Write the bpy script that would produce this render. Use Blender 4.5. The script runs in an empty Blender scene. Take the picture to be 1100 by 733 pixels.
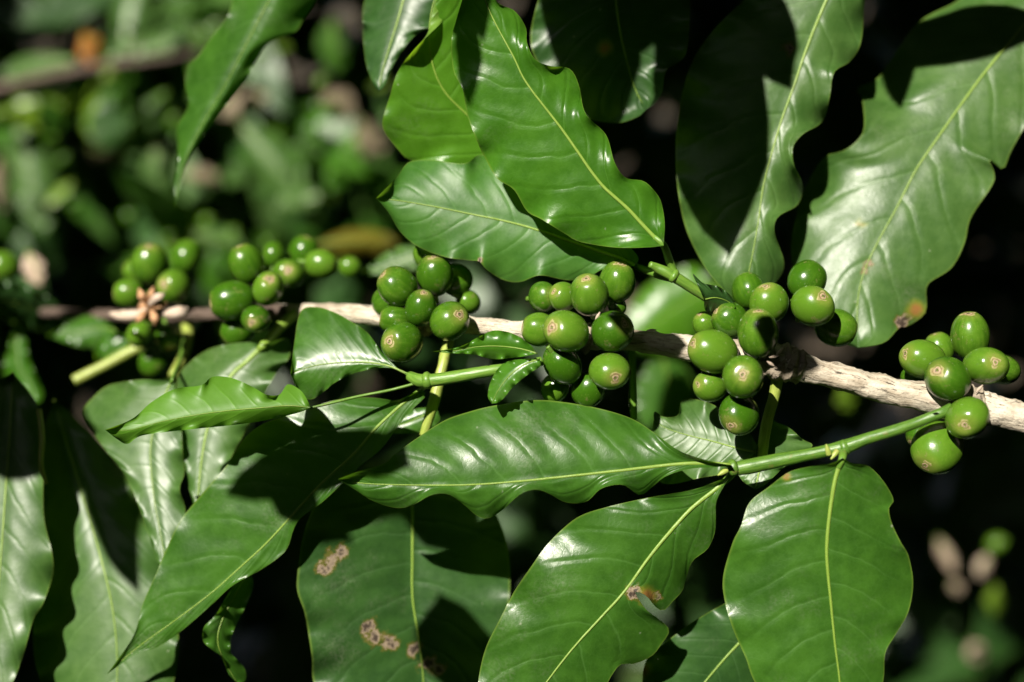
import bpy, math, random
import numpy as np
from mathutils import Vector, Matrix, noise

random.seed(7)
rng = np.random.default_rng(7)
scene = bpy.context.scene
COL = scene.collection
R = math.radians

# ------------------------------------------------------------------ camera, sky, sun, exposure
DIST = 0.45                       # camera to the plane in focus (m)
LENS = 50.0
PITCH = 20.0
cam = bpy.data.cameras.new('camera')
cam.lens = LENS
cam.sensor_width = 36.0
cam.clip_start = 0.01
cam.clip_end = 1000.0
cam.dof.use_dof = True
cam.dof.focus_distance = DIST - 0.006
cam.dof.aperture_fstop = 4.0
cam_ob = bpy.data.objects.new('camera', cam)
COL.objects.link(cam_ob)
cam_ob.location = (0, 0, 1.30)
cam_ob.rotation_euler = (R(90 - PITCH), 0, 0)
scene.camera = cam_ob
CAM_M = Matrix.Translation((0, 0, 1.30)) @ Matrix.Rotation(R(90 - PITCH), 4, 'X')
ROT = CAM_M.to_3x3()

SUN_V = Vector((-0.36, 0.49, 0.79)).normalized()      # towards the sun, seen from the camera
sun_w = (ROT @ SUN_V).normalized()
SUN_EL = math.asin(sun_w.z)
SUN_AZ = math.atan2(sun_w.x, sun_w.y)

world = bpy.data.worlds.new('World')
scene.world = world
world.use_nodes = True
wn = world.node_tree.nodes
bgn = wn['Background']
sky = wn.new('ShaderNodeTexSky')
sky.sky_type = 'NISHITA'
sky.sun_disc = False
sky.sun_elevation = SUN_EL
sky.sun_rotation = SUN_AZ
world.node_tree.links.new(sky.outputs[0], bgn.inputs[0])
bgn.inputs[1].default_value = 0.05

sun = bpy.data.lights.new('sun', 'SUN')
sun.energy = 5.0
sun.angle = R(0.5)
sun.color = (1.0, 0.94, 0.82)
sun_ob = bpy.data.objects.new('sun', sun)
COL.objects.link(sun_ob)
sun_ob.rotation_euler = sun_w.to_track_quat('Z', 'Y').to_euler()
sun_ob.location = (0, -2, 4)

scene.view_settings.view_transform = 'Standard'
scene.view_settings.look = 'None'
scene.view_settings.gamma = 1.0
scene.view_settings.exposure = 0.95
scene.view_settings.use_curve_mapping = False
scene.cycles.use_denoising = True
scene.cycles.max_bounces = 8
scene.cycles.transparent_max_bounces = 8
scene.cycles.sample_clamp_indirect = 4.0

# ------------------------------------------------------------------ helpers
PX = 36.0 / LENS * DIST * 1000 / 1100.0         # mm per photo pixel in the plane in focus


def c3(px, py, z):
    """photo pixel + depth (mm towards the camera) -> camera-frame millimetres"""
    z = float(np.interp(z, (-2000, -200, -130, -40, 400), (-2000, -240, -215, -40, 400)))   # the branch runs away faster to the left
    k = (DIST * 1000 - z) / (DIST * 1000)
    return Vector(((px - 550.0) * PX * k, (366.5 - py) * PX * k, z))


def w3(v):
    """camera-frame millimetres -> world metres"""
    return CAM_M @ Vector((v[0] / 1000, v[1] / 1000, v[2] / 1000 - DIST))


def catmull(pts, n):
    P = [np.array(p, float) for p in pts]
    if len(P) == 2:
        t = np.linspace(0, 1, n)[:, None]
        return P[0] * (1 - t) + P[1] * t
    P = [2 * P[0] - P[1]] + P + [2 * P[-1] - P[-2]]
    out = []
    for i in range(1, len(P) - 2):
        a, b, c, d = P[i - 1], P[i], P[i + 1], P[i + 2]
        for k in range(14):
            t = k / 14.0
            out.append(0.5 * ((2 * b) + (c - a) * t + (2 * a - 5 * b + 4 * c - d) * t * t + (3 * b - a - 3 * c + d) * t ** 3))
    out.append(P[-2])
    out = np.array(out)
    seg = np.linalg.norm(np.diff(out[:, :2], axis=0), axis=1)
    s = np.concatenate([[0], np.cumsum(seg)])
    tt = np.linspace(0, s[-1], n)
    return np.stack([np.interp(tt, s, out[:, j]) for j in range(out.shape[1])], axis=1)


def tag(o, label=None, cat=None, group=None, kind=None):
    if label: o['label'] = label
    if cat: o['category'] = cat
    if group: o['group'] = group
    if kind: o['kind'] = kind
    return o


def empty(name, cam_mm):
    o = bpy.data.objects.new(name, None)
    o.empty_display_size = 0.005
    COL.objects.link(o)
    o.location = w3(cam_mm)
    return o


def mesh_ob(name, verts_cam, faces, mat, parent=None, uvs=None, attrs=None, smooth=True, mats=None, fmat=None):
    org = parent.location if parent is not None else Vector((0, 0, 0))
    vs = [w3(v) - org for v in verts_cam]
    me = bpy.data.meshes.new(name)
    me.from_pydata(vs, [], faces)
    me.update()
    if smooth:
        me.polygons.foreach_set('use_smooth', [True] * len(me.polygons))
    if uvs is not None:
        uvl = me.uv_layers.new(name='UVMap')
        li = np.zeros(len(me.loops), dtype=np.int32)
        me.loops.foreach_get('vertex_index', li)
        uvl.data.foreach_set('uv', np.array(uvs, dtype=np.float32)[li].ravel())
    for k, a in (attrs or {}).items():
        at = me.attributes.new(k, 'FLOAT', 'POINT')
        at.data.foreach_set('value', np.array(a, dtype=np.float32))
    for m in (mats or [mat]):
        me.materials.append(m)
    if fmat is not None:
        me.polygons.foreach_set('material_index', fmat)
    o = bpy.data.objects.new(name, me)
    COL.objects.link(o)
    if parent is not None:
        o.parent = parent
    return o


def tube_geo(path, rad, seg=12, lump=0.0, lump_scale=0.25, cap=True, n=None, flat=1.0, seedv=0.0):
    """path: list of camera-mm points, rad: list of radii in mm -> verts, faces, uvs"""
    pts = np.array([list(p) for p in path], float)
    n = n or max(6, len(pts) * 6)
    comb = np.concatenate([pts, np.array(rad, float)[:, None]], axis=1)
    cc = catmull(comb, n)
    V, F, U = [], [], []
    acc = 0.0
    prev = None
    up = Vector((0, 0, 1))
    for i in range(n):
        p = Vector(cc[i, :3])
        r = cc[i, 3]
        a = Vector(cc[max(i - 1, 0), :3]); b = Vector(cc[min(i + 1, n - 1), :3])
        t = (b - a).normalized() if (b - a).length > 1e-6 else Vector((1, 0, 0))
        if prev is not None:
            acc += (p - prev).length
        prev = p
        s = t.cross(up)
        if s.length < 0.15:
            s = t.cross(Vector((0, 1, 0)))
        s.normalize()
        q = s.cross(t)
        for k in range(seg):
            an = 2 * math.pi * k / seg
            d = s * math.cos(an) + q * math.sin(an) * flat
            rr = r
            if lump:
                rr *= 1 + lump * noise.noise(Vector((p.x, p.y, p.z)) * lump_scale * 0.4 + d * 1.1 + Vector((seedv, 0, 0))) \
                    + 0.4 * lump * noise.noise(Vector((p.x, p.y, p.z)) * lump_scale * 2.2 + d * 3.0)
            V.append(p + d * rr)
            U.append((acc / 10.0, k / seg))
    for i in range(n - 1):
        for k in range(seg):
            k2 = (k + 1) % seg
            F.append((i * seg + k, i * seg + k2, (i + 1) * seg + k2, (i + 1) * seg + k))
    if cap:
        F.append(tuple(range(seg))[::-1])
        F.append(tuple((n - 1) * seg + k for k in range(seg)))
    return V, F, U


def tube(name, path, rad, mat, parent, **kw):
    V, F, U = tube_geo(path, rad, **kw)
    return mesh_ob(name, V, F, mat, parent, U)


# ------------------------------------------------------------------ materials
class NT:
    def __init__(self, name):
        self.m = bpy.data.materials.new(name)
        self.m.use_nodes = True
        self.t = self.m.node_tree
        self.t.nodes.clear()
        self.out = self.t.nodes.new('ShaderNodeOutputMaterial')

    def n(self, typ, **kw):
        nd = self.t.nodes.new(typ)
        for k, v in kw.items():
            setattr(nd, k, v)
        return nd

    def link(self, a, b):
        self.t.links.new(a, b)

    def val(self, sock, v):
        if isinstance(v, bpy.types.NodeSocket):
            self.link(v, sock)
        else:
            if hasattr(sock.default_value, '__len__') and not hasattr(v, '__len__'):
                v = (v, v, v)
            if hasattr(v, '__len__') and len(sock.default_value) == 4 and len(v) == 3:
                v = (*v, 1)
            sock.default_value = v

    def math(self, op, a, b=None, c=None, clamp=False):
        nd = self.n('ShaderNodeMath', operation=op, use_clamp=clamp)
        self.val(nd.inputs[0], a)
        if b is not None: self.val(nd.inputs[1], b)
        if c is not None: self.val(nd.inputs[2], c)
        return nd.outputs[0]

    def mix(self, f, a, b):
        nd = self.n('ShaderNodeMix', data_type='RGBA')
        self.val(nd.inputs[0], f); self.val(nd.inputs[6], a); self.val(nd.inputs[7], b)
        return nd.outputs[2]

    def ramp(self, x, lo, hi):
        nd = self.n('ShaderNodeMapRange', interpolation_type='SMOOTHSTEP')
        self.val(nd.inputs[0], x); nd.inputs[1].default_value = lo; nd.inputs[2].default_value = hi
        return nd.outputs[0]

    def noise(self, vec, scale, detail=3.0, rough=0.55):
        nd = self.n('ShaderNodeTexNoise')
        self.link(vec, nd.inputs['Vector'])
        nd.inputs['Scale'].default_value = scale
        nd.inputs['Detail'].default_value = detail
        nd.inputs['Roughness'].default_value = rough
        return nd.outputs[0]


def leaf_material(name, deep, light, trans, under, rough=0.31, trans_f=0.28, veins=9.0, spec=0.5, vein_c=0.22):
    k = NT(name)
    tc = k.n('ShaderNodeTexCoord')
    sep = k.n('ShaderNodeSeparateXYZ'); k.link(tc.outputs['UV'], sep.inputs[0])
    u, v = sep.outputs[0], sep.outputs[1]
    ob = tc.outputs['Object']
    s = k.math('ABSOLUTE', k.math('MULTIPLY_ADD', v, 2.0, -1.0))
    side = k.math('GREATER_THAN', v, 0.5)
    n_big = k.noise(ob, 55.0, 3.0)
    n_mid = k.noise(ob, 260.0, 4.0)
    n_fine = k.noise(ob, 1100.0, 2.0)
    n_puck = k.noise(ob, 120.0, 3.0)
    # side veins running out and forward from the midrib, arching towards the tip
    p = k.math('SUBTRACT', k.math('MULTIPLY', u, veins), k.math('MULTIPLY', k.math('POWER', s, 1.25), veins * 0.17))
    p = k.math('ADD', p, k.math('MULTIPLY', side, 0.43))
    p = k.math('ADD', p, k.math('MULTIPLY', n_big, 0.55))
    fr = k.math('ABSOLUTE', k.math('SUBTRACT', k.math('FRACT', p), 0.5))
    vein = k.math('SUBTRACT', 1.0, k.ramp(fr, 0.006, 0.05))
    vein = k.math('MULTIPLY', vein, k.math('SUBTRACT', 1.0, k.ramp(s, 0.35, 0.95)))
    # fine net of veinlets
    vor = k.n('ShaderNodeTexVoronoi', feature='DISTANCE_TO_EDGE')
    k.link(ob, vor.inputs['Vector']); vor.inputs['Scale'].default_value = 620.0
    net = k.math('SUBTRACT', 1.0, k.ramp(vor.outputs[0], 0.0, 0.09))
    margin = k.ramp(s, 0.97, 1.0)
    col = k.mix(k.ramp(k.math('ADD', k.math('MULTIPLY', n_big, 0.6), k.math('MULTIPLY', n_mid, 0.4)), 0.32, 0.68), deep, light)
    veincol = tuple(min(1, c * 1.5 + 0.035) for c in light)
    col = k.mix(k.math('MULTIPLY', vein, vein_c), col, veincol)
    col = k.mix(k.math('MULTIPLY', net, 0.07), col, veincol)
    col = k.mix(k.math('MULTIPLY', margin, 0.45), col, (0.17, 0.25, 0.035))
    dust = k.ramp(k.noise(ob, 38.0, 6.0, 0.68), 0.50, 0.72)
    dust = k.math('MULTIPLY', dust, k.ramp(n_fine, 0.3, 0.7))
    col = k.mix(k.math('MULTIPLY', dust, 0.16), col, (0.30, 0.30, 0.22))
    # pale flecks of dust and spray residue
    sp = k.n('ShaderNodeTexVoronoi', feature='F1')
    k.link(ob, sp.inputs['Vector']); sp.inputs['Scale'].default_value = 130.0
    fleck = k.math('SUBTRACT', 1.0, k.ramp(sp.outputs[0], 0.03, 0.085))
    fleck = k.math('MULTIPLY', fleck, k.ramp(n_mid, 0.5, 0.62))
    col = k.mix(k.math('MULTIPLY', fleck, 0.45), col, (0.40, 0.42, 0.32))
    # scars and rust, where the mesh carries them
    at = k.n('ShaderNodeAttribute', attribute_name='scar')
    sc_ = k.math('ADD', at.outputs['Fac'], k.math('MULTIPLY', k.math('SUBTRACT', n_mid, 0.5), 1.5))
    sc_ = k.math('ADD', sc_, k.math('MULTIPLY', k.math('SUBTRACT', n_fine, 0.5), 0.5))
    sc_ = k.math('MULTIPLY', sc_, k.ramp(at.outputs['Fac'], 0.0, 0.08))
    halo = k.ramp(sc_, 0.20, 0.48)
    scar = k.ramp(sc_, 0.44, 0.54)
    col = k.mix(k.math('MULTIPLY', halo, 0.8), col, (0.14, 0.11, 0.02))
    scarcol = k.mix(n_fine, (0.20, 0.15, 0.10), (0.36, 0.28, 0.20))
    scarcol = k.mix(k.ramp(k.math('ADD', sc_, k.math('MULTIPLY', k.math('SUBTRACT', n_fine, 0.5), 0.5)), 0.56, 0.80), scarcol, (0.050, 0.034, 0.024))
    col = k.mix(scar, col, scarcol)
    ar = k.n('ShaderNodeAttribute', attribute_name='rust')
    ru = k.ramp(k.math('ADD', ar.outputs['Fac'], k.math('MULTIPLY', k.math('SUBTRACT', n_mid, 0.5), 0.5)), 0.1, 0.75)
    ru = k.math('MULTIPLY', ru, k.ramp(ar.outputs['Fac'], 0.0, 0.15))
    rcol = k.mix(k.ramp(ar.outputs['Fac'], 0.35, 0.85), (0.18, 0.21, 0.02), (0.28, 0.13, 0.04))
    col = k.mix(ru, col, rcol)
    geo = k.n('ShaderNodeNewGeometry')
    undercol = k.mix(n_mid, under, tuple(c * 1.25 for c in under))
    undercol = k.mix(k.math('MULTIPLY', vein, 0.5), undercol, tuple(c * 1.6 for c in under))
    col = k.mix(geo.outputs['Backfacing'], col, undercol)
    ro = k.math('ADD', rough - 0.07, k.math('MULTIPLY', n_mid, 0.16))
    ro = k.math('ADD', ro, k.math('MULTIPLY', geo.outputs['Backfacing'], 0.15))
    ro = k.math('ADD', ro, k.math('MULTIPLY', scar, 0.3))
    ro = k.math('ADD', ro, k.math('MULTIPLY', dust, 0.16))
    h = k.math('MULTIPLY', k.math('SUBTRACT', n_mid, 0.5), 0.55)
    wide = k.math('SUBTRACT', 1.0, k.ramp(fr, 0.0, 0.16))
    h = k.math('SUBTRACT', h, k.math('MULTIPLY', wide, 0.9))
    h = k.math('ADD', h, k.math('MULTIPLY', n_puck, 1.6))
    h = k.math('SUBTRACT', h, k.math('MULTIPLY', vein, 0.25))
    h = k.math('SUBTRACT', h, k.math('MULTIPLY', net, 0.06))
    h = k.math('ADD', h, k.math('MULTIPLY', n_fine, 0.12))
    h = k.math('SUBTRACT', h, k.math('MULTIPLY', scar, 0.9))
    rel_ = k.n('ShaderNodeAttribute', attribute_name='relief')
    h = k.math('MULTIPLY', h, rel_.outputs['Fac'])
    bp = k.n('ShaderNodeBump'); bp.inputs['Strength'].default_value = 0.5; bp.inputs['Distance'].default_value = 0.00028
    k.link(h, bp.inputs['Height'])
    pr = k.n('ShaderNodeBsdfPrincipled')
    k.link(col, pr.inputs['Base Color']); k.link(ro, pr.inputs['Roughness'])
    pr.inputs['IOR'].default_value = 1.45
    pr.inputs['Specular IOR Level'].default_value = spec
    k.link(bp.outputs[0], pr.inputs['Normal'])
    tr = k.n('ShaderNodeBsdfTranslucent')
    tcol = k.mix(k.math('MULTIPLY', vein, 0.35), trans, tuple(c * 0.5 for c in trans))
    tcol = k.mix(scar, tcol, (0.05, 0.03, 0.02))
    k.link(tcol, tr.inputs['Color']); k.link(bp.outputs[0], tr.inputs['Normal'])
    mx = k.n('ShaderNodeMixShader'); mx.inputs[0].default_value = trans_f
    k.link(pr.outputs[0], mx.inputs[1]); k.link(tr.outputs[0], mx.inputs[2])
    k.link(mx.outputs[0], k.out.inputs[0])
    return k.m


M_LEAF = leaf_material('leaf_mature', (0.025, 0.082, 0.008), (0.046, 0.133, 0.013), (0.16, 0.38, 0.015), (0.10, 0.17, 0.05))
M_FRESH = leaf_material('leaf_fresh', (0.033, 0.115, 0.007), (0.057, 0.172, 0.011), (0.22, 0.48, 0.015), (0.075, 0.19, 0.014), rough=0.30, trans_f=0.34)
M_GREY = leaf_material('leaf_grey_green', (0.035, 0.090, 0.016), (0.062, 0.132, 0.027), (0.12, 0.26, 0.02), (0.10, 0.17, 0.05), rough=0.38, trans_f=0.2, spec=0.5)  # greyer, slightly rougher green than the mature leaf
M_DARK = leaf_material('leaf_dark', (0.018, 0.055, 0.012), (0.032, 0.090, 0.017), (0.10, 0.22, 0.02), (0.08, 0.13, 0.04), rough=0.38, trans_f=0.2)  # darker green than the mature leaf
M_PALE = leaf_material('leaf_pale', (0.032, 0.112, 0.012), (0.056, 0.158, 0.020), (0.2, 0.42, 0.02), (0.1, 0.19, 0.03), rough=0.42)
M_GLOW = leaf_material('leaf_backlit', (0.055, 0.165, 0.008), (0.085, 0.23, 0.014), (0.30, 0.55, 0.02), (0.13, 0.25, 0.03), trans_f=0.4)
M_LIME = leaf_material('leaf_lime', (0.10, 0.20, 0.012), (0.16, 0.28, 0.02), (0.30, 0.48, 0.02), (0.16, 0.25, 0.04), trans_f=0.35)
M_YELLOW = leaf_material('leaf_yellow', (0.11, 0.095, 0.006), (0.15, 0.125, 0.009), (0.35, 0.28, 0.01), (0.2, 0.17, 0.03), rough=0.5)
M_ORANGE = leaf_material('leaf_orange', (0.45, 0.16, 0.02), (0.55, 0.22, 0.04), (0.4, 0.15, 0.01), (0.4, 0.2, 0.05), rough=0.6)
M_DRY = leaf_material('leaf_dry', (0.15, 0.115, 0.075), (0.25, 0.195, 0.135), (0.2, 0.12, 0.05), (0.3, 0.22, 0.15), rough=0.7, trans_f=0.1)


M_STRAW = leaf_material('leaf_straw', (0.36, 0.26, 0.19), (0.55, 0.43, 0.34), (0.2, 0.12, 0.05), (0.3, 0.22, 0.15), rough=0.6, trans_f=0.1)


def stem_material(name, a, b, rough=0.42, brown=0.0):
    k = NT(name)
    tc = k.n('ShaderNodeTexCoord')
    mp = k.n('ShaderNodeMapping'); mp.inputs['Scale'].default_value = (1.0, 9.0, 1.0)
    k.link(tc.outputs['UV'], mp.inputs[0])
    st = k.noise(mp.outputs[0], 2.2, 4.0)
    nz = k.noise(tc.outputs['Object'], 380.0, 3.0)
    col = k.mix(k.ramp(st, 0.3, 0.7), a, b)
    col = k.mix(k.math('MULTIPLY', k.ramp(nz, 0.62, 0.72), brown), col, (0.20, 0.12, 0.05))
    bp = k.n('ShaderNodeBump'); bp.inputs['Strength'].default_value = 0.4; bp.inputs['Distance'].default_value = 0.0003
    k.link(k.math('ADD', st, k.math('MULTIPLY', nz, 0.5)), bp.inputs['Height'])
    pr = k.n('ShaderNodeBsdfPrincipled')
    k.link(col, pr.inputs['Base Color']); pr.inputs['Roughness'].default_value = rough
    pr.inputs['Subsurface Weight'].default_value = 0.08
    pr.inputs['Subsurface Radius'].default_value = (0.001, 0.0015, 0.0004)
    k.link(bp.outputs[0], pr.inputs['Normal'])
    k.link(pr.outputs[0], k.out.inputs[0])
    return k.m


M_RIB = stem_material('rib_pale_green', (0.13, 0.22, 0.025), (0.20, 0.30, 0.045))
M_TWIG = stem_material('twig_green', (0.075, 0.17, 0.018), (0.13, 0.24, 0.030), brown=0.35)
M_TWIG2 = stem_material('twig_deep_green', (0.045, 0.115, 0.012), (0.085, 0.175, 0.020), brown=0.3)
M_YSTEM = stem_material('twig_yellow_green', (0.22, 0.29, 0.045), (0.33, 0.38, 0.09), brown=0.5)


def cherry_material():
    k = NT('cherry_skin')
    tc = k.n('ShaderNodeTexCoord')
    oi = k.n('ShaderNodeObjectInfo')
    sep = k.n('ShaderNodeSeparateXYZ'); k.link(tc.outputs['UV'], sep.inputs[0])
    mp = k.n('ShaderNodeMapping'); mp.inputs['Scale'].default_value = (1.4, 16.0, 1.0)
    k.link(tc.outputs['UV'], mp.inputs[0])
    streak = k.noise(mp.outputs[0], 1.3, 3.0)
    nb = k.noise(tc.outputs['Object'], 170.0, 3.0)
    nf = k.noise(tc.outputs['Object'], 1500.0, 2.0)
    f = k.math('ADD', k.math('MULTIPLY', nb, 0.5), k.math('MULTIPLY', streak, 0.5))
    f = k.math('ADD', f, k.math('MULTIPLY', k.math('SUBTRACT', oi.outputs['Random'], 0.5), 0.42))
    col = k.mix(k.ramp(f, 0.33, 0.67), (0.030, 0.092, 0.004), (0.072, 0.160, 0.011))
    # paler around the crown end, faint pale dots
    top = k.math('SUBTRACT', 1.0, k.ramp(sep.outputs[0], 0.06, 0.26))
    col = k.mix(k.math('MULTIPLY', top, k.math('MULTIPLY', nb, 0.75)), col, (0.24, 0.24, 0.055))
    sp = k.n('ShaderNodeTexVoronoi', feature='F1')
    k.link(tc.outputs['Object'], sp.inputs['Vector']); sp.inputs['Scale'].default_value = 1100.0
    dots = k.math('MULTIPLY', k.math('SUBTRACT', 1.0, k.ramp(sp.outputs[0], 0.08, 0.22)), 0.22)
    col = k.mix(dots, col, (0.24, 0.31, 0.08))
    # scuffs
    sc = k.ramp(k.noise(tc.outputs['Object'], 300.0, 4.0, 0.7), 0.60, 0.70)
    col = k.mix(k.math('MULTIPLY', sc, 0.6), col, (0.15, 0.12, 0.05))
    bp = k.n('ShaderNodeBump'); bp.inputs['Strength'].default_value = 0.35; bp.inputs['Distance'].default_value = 0.00025
    k.link(k.math('ADD', k.math('MULTIPLY', nb, 1.0), k.math('MULTIPLY', nf, 0.3)), bp.inputs['Height'])
    pr = k.n('ShaderNodeBsdfPrincipled')
    k.link(col, pr.inputs['Base Color'])
    k.link(k.math('ADD', 0.04, k.math('ADD', k.math('MULTIPLY', nb, 0.38), k.math('MULTIPLY', sc, 0.2))), pr.inputs['Roughness'])
    pr.inputs['IOR'].default_value = 1.46
    pr.inputs['Subsurface Weight'].default_value = 0.12
    pr.inputs['Subsurface Radius'].default_value = (0.0012, 0.002, 0.0004)
    pr.inputs['Subsurface Scale'].default_value = 1.0
    k.link(bp.outputs[0], pr.inputs['Normal'])
    k.link(pr.outputs[0], k.out.inputs[0])
    return k.m


def crown_material():
    k = NT('cherry_crown')
    tc = k.n('ShaderNodeTexCoord')
    sep = k.n('ShaderNodeSeparateXYZ'); k.link(tc.outputs['UV'], sep.inputs[0])
    nz = k.noise(tc.outputs['Object'], 1600.0, 4.0, 0.65)
    rr = k.math('ADD', sep.outputs[0], k.math('MULTIPLY', k.math('SUBTRACT', nz, 0.5), 0.75))
    col = k.mix(k.ramp(rr, 0.16, 0.34), (0.04, 0.025, 0.015), (0.36, 0.27, 0.16))
    col = k.mix(k.ramp(rr, 0.42, 0.55), col, (0.17, 0.11, 0.05))
    col = k.mix(k.ramp(rr, 0.58, 0.75), col, (0.28, 0.26, 0.10))
    bp = k.n('ShaderNodeBump'); bp.inputs['Strength'].default_value = 0.6; bp.inputs['Distance'].default_value = 0.0003
    k.link(nz, bp.inputs['Height'])
    pr = k.n('ShaderNodeBsdfPrincipled')
    k.link(col, pr.inputs['Base Color']); pr.inputs['Roughness'].default_value = 0.6
    k.link(bp.outputs[0], pr.inputs['Normal'])
    k.link(pr.outputs[0], k.out.inputs[0])
    return k.m


def bark_material(name, pale, mid_, dark):
    k = NT(name)
    tc = k.n('ShaderNodeTexCoord')
    mp = k.n('ShaderNodeMapping'); mp.inputs['Scale'].default_value = (0.55, 7.0, 1.0)
    k.link(tc.outputs['UV'], mp.inputs[0])
    a = k.noise(mp.outputs[0], 2.4, 6.0, 0.62)
    mp2 = k.n('ShaderNodeMapping'); mp2.inputs['Scale'].default_value = (0.9, 16.0, 1.0)
    k.link(tc.outputs['UV'], mp2.inputs[0])
    b = k.noise(mp2.outputs[0], 2.0, 5.0, 0.7)
    g = k.noise(tc.outputs['Object'], 75.0, 4.0)
    f = k.noise(tc.outputs['Object'], 900.0, 3.0)
    col = k.mix(k.ramp(k.math('ADD', k.math('MULTIPLY', a, 0.5), k.math('MULTIPLY', g, 0.5)), 0.40, 0.58), mid_, pale)
    crack = k.math('SUBTRACT', 1.0, k.ramp(b, 0.30, 0.42))
    col = k.mix(k.math('MULTIPLY', crack, 0.8), col, dark)
    col = k.mix(k.math('MULTIPLY', k.ramp(f, 0.55, 0.75), 0.35), col, dark)
    h = k.math('ADD', k.math('MULTIPLY', a, 0.8), k.math('MULTIPLY', f, 0.25))
    h = k.math('SUBTRACT', h, k.math('MULTIPLY', crack, 0.9))
    bp = k.n('ShaderNodeBump'); bp.inputs['Strength'].default_value = 0.9; bp.inputs['Distance'].default_value = 0.0010
    k.link(h, bp.inputs['Height'])
    pr = k.n('ShaderNodeBsdfPrincipled')
    k.link(col, pr.inputs['Base Color']); pr.inputs['Roughness'].default_value = 0.75
    k.link(bp.outputs[0], pr.inputs['Normal'])
    k.link(pr.outputs[0], k.out.inputs[0])
    return k.m


def ground_material():
    k = NT('soil')
    tc = k.n('ShaderNodeTexCoord')
    a = k.noise(tc.outputs['Object'], 3.0, 6.0); b = k.noise(tc.outputs['Object'], 40.0, 4.0)
    col = k.mix(a, (0.045, 0.03, 0.018), (0.10, 0.07, 0.04))
    col = k.mix(k.ramp(b, 0.55, 0.7), col, (0.03, 0.045, 0.015))
    pr = k.n('ShaderNodeBsdfPrincipled')
    k.link(col, pr.inputs['Base Color']); pr.inputs['Roughness'].default_value = 0.95
    bp = k.n('ShaderNodeBump'); bp.inputs['Distance'].default_value = 0.03
    k.link(b, bp.inputs['Height']); k.link(bp.outputs[0], pr.inputs['Normal'])
    k.link(pr.outputs[0], k.out.inputs[0])
    return k.m


M_CHERRY = cherry_material()
M_CROWN = crown_material()
M_BARK = bark_material('bark_pale', (0.54, 0.48, 0.385), (0.33, 0.275, 0.205), (0.07, 0.045, 0.03))
M_BARK2 = bark_material('bark_brown_and_shade', (0.13, 0.09, 0.07), (0.07, 0.048, 0.036), (0.03, 0.02, 0.015))  # twig's own brown; on the far branch end its darkness paints in shade
M_BARK3 = bark_material('bark_node', (0.30, 0.25, 0.19), (0.17, 0.13, 0.095), (0.05, 0.035, 0.025))
M_PETAL = stem_material('petal_dry_white', (0.42, 0.32, 0.24), (0.55, 0.45, 0.37), rough=0.7, brown=0.7)
M_WITHER = stem_material('petal_dry_brown', (0.32, 0.16, 0.07), (0.50, 0.29, 0.16), rough=0.7, brown=0.6)
M_SOIL = ground_material()

# ------------------------------------------------------------------ ground
g = mesh_ob('ground', [], [], M_SOIL)
bpy.data.objects.remove(g)
gm = bpy.data.meshes.new('ground')
GN = 40
gv = []
for i in range(GN + 1):
    for j in range(GN + 1):
        x = (i / GN - 0.5); y = (j / GN - 0.5)
        x = math.copysign(abs(x * 2) ** 2.4, x) * 300; y = math.copysign(abs(y * 2) ** 2.4, y) * 300
        gv.append((x, y, 0.05 * noise.noise(Vector((x * 0.6, y * 0.6, 0)))))
gm.from_pydata(gv, [], [(i * (GN + 1) + j, (i + 1) * (GN + 1) + j, (i + 1) * (GN + 1) + j + 1, i * (GN + 1) + j + 1) for i in range(GN) for j in range(GN)])
gm.materials.append(M_SOIL)
go = bpy.data.objects.new('ground', gm)
COL.objects.link(go)
go['kind'] = 'structure'

# points the sun must still reach (camera mm); the added shade leaves keep clear of their rays
KEEP = []


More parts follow.
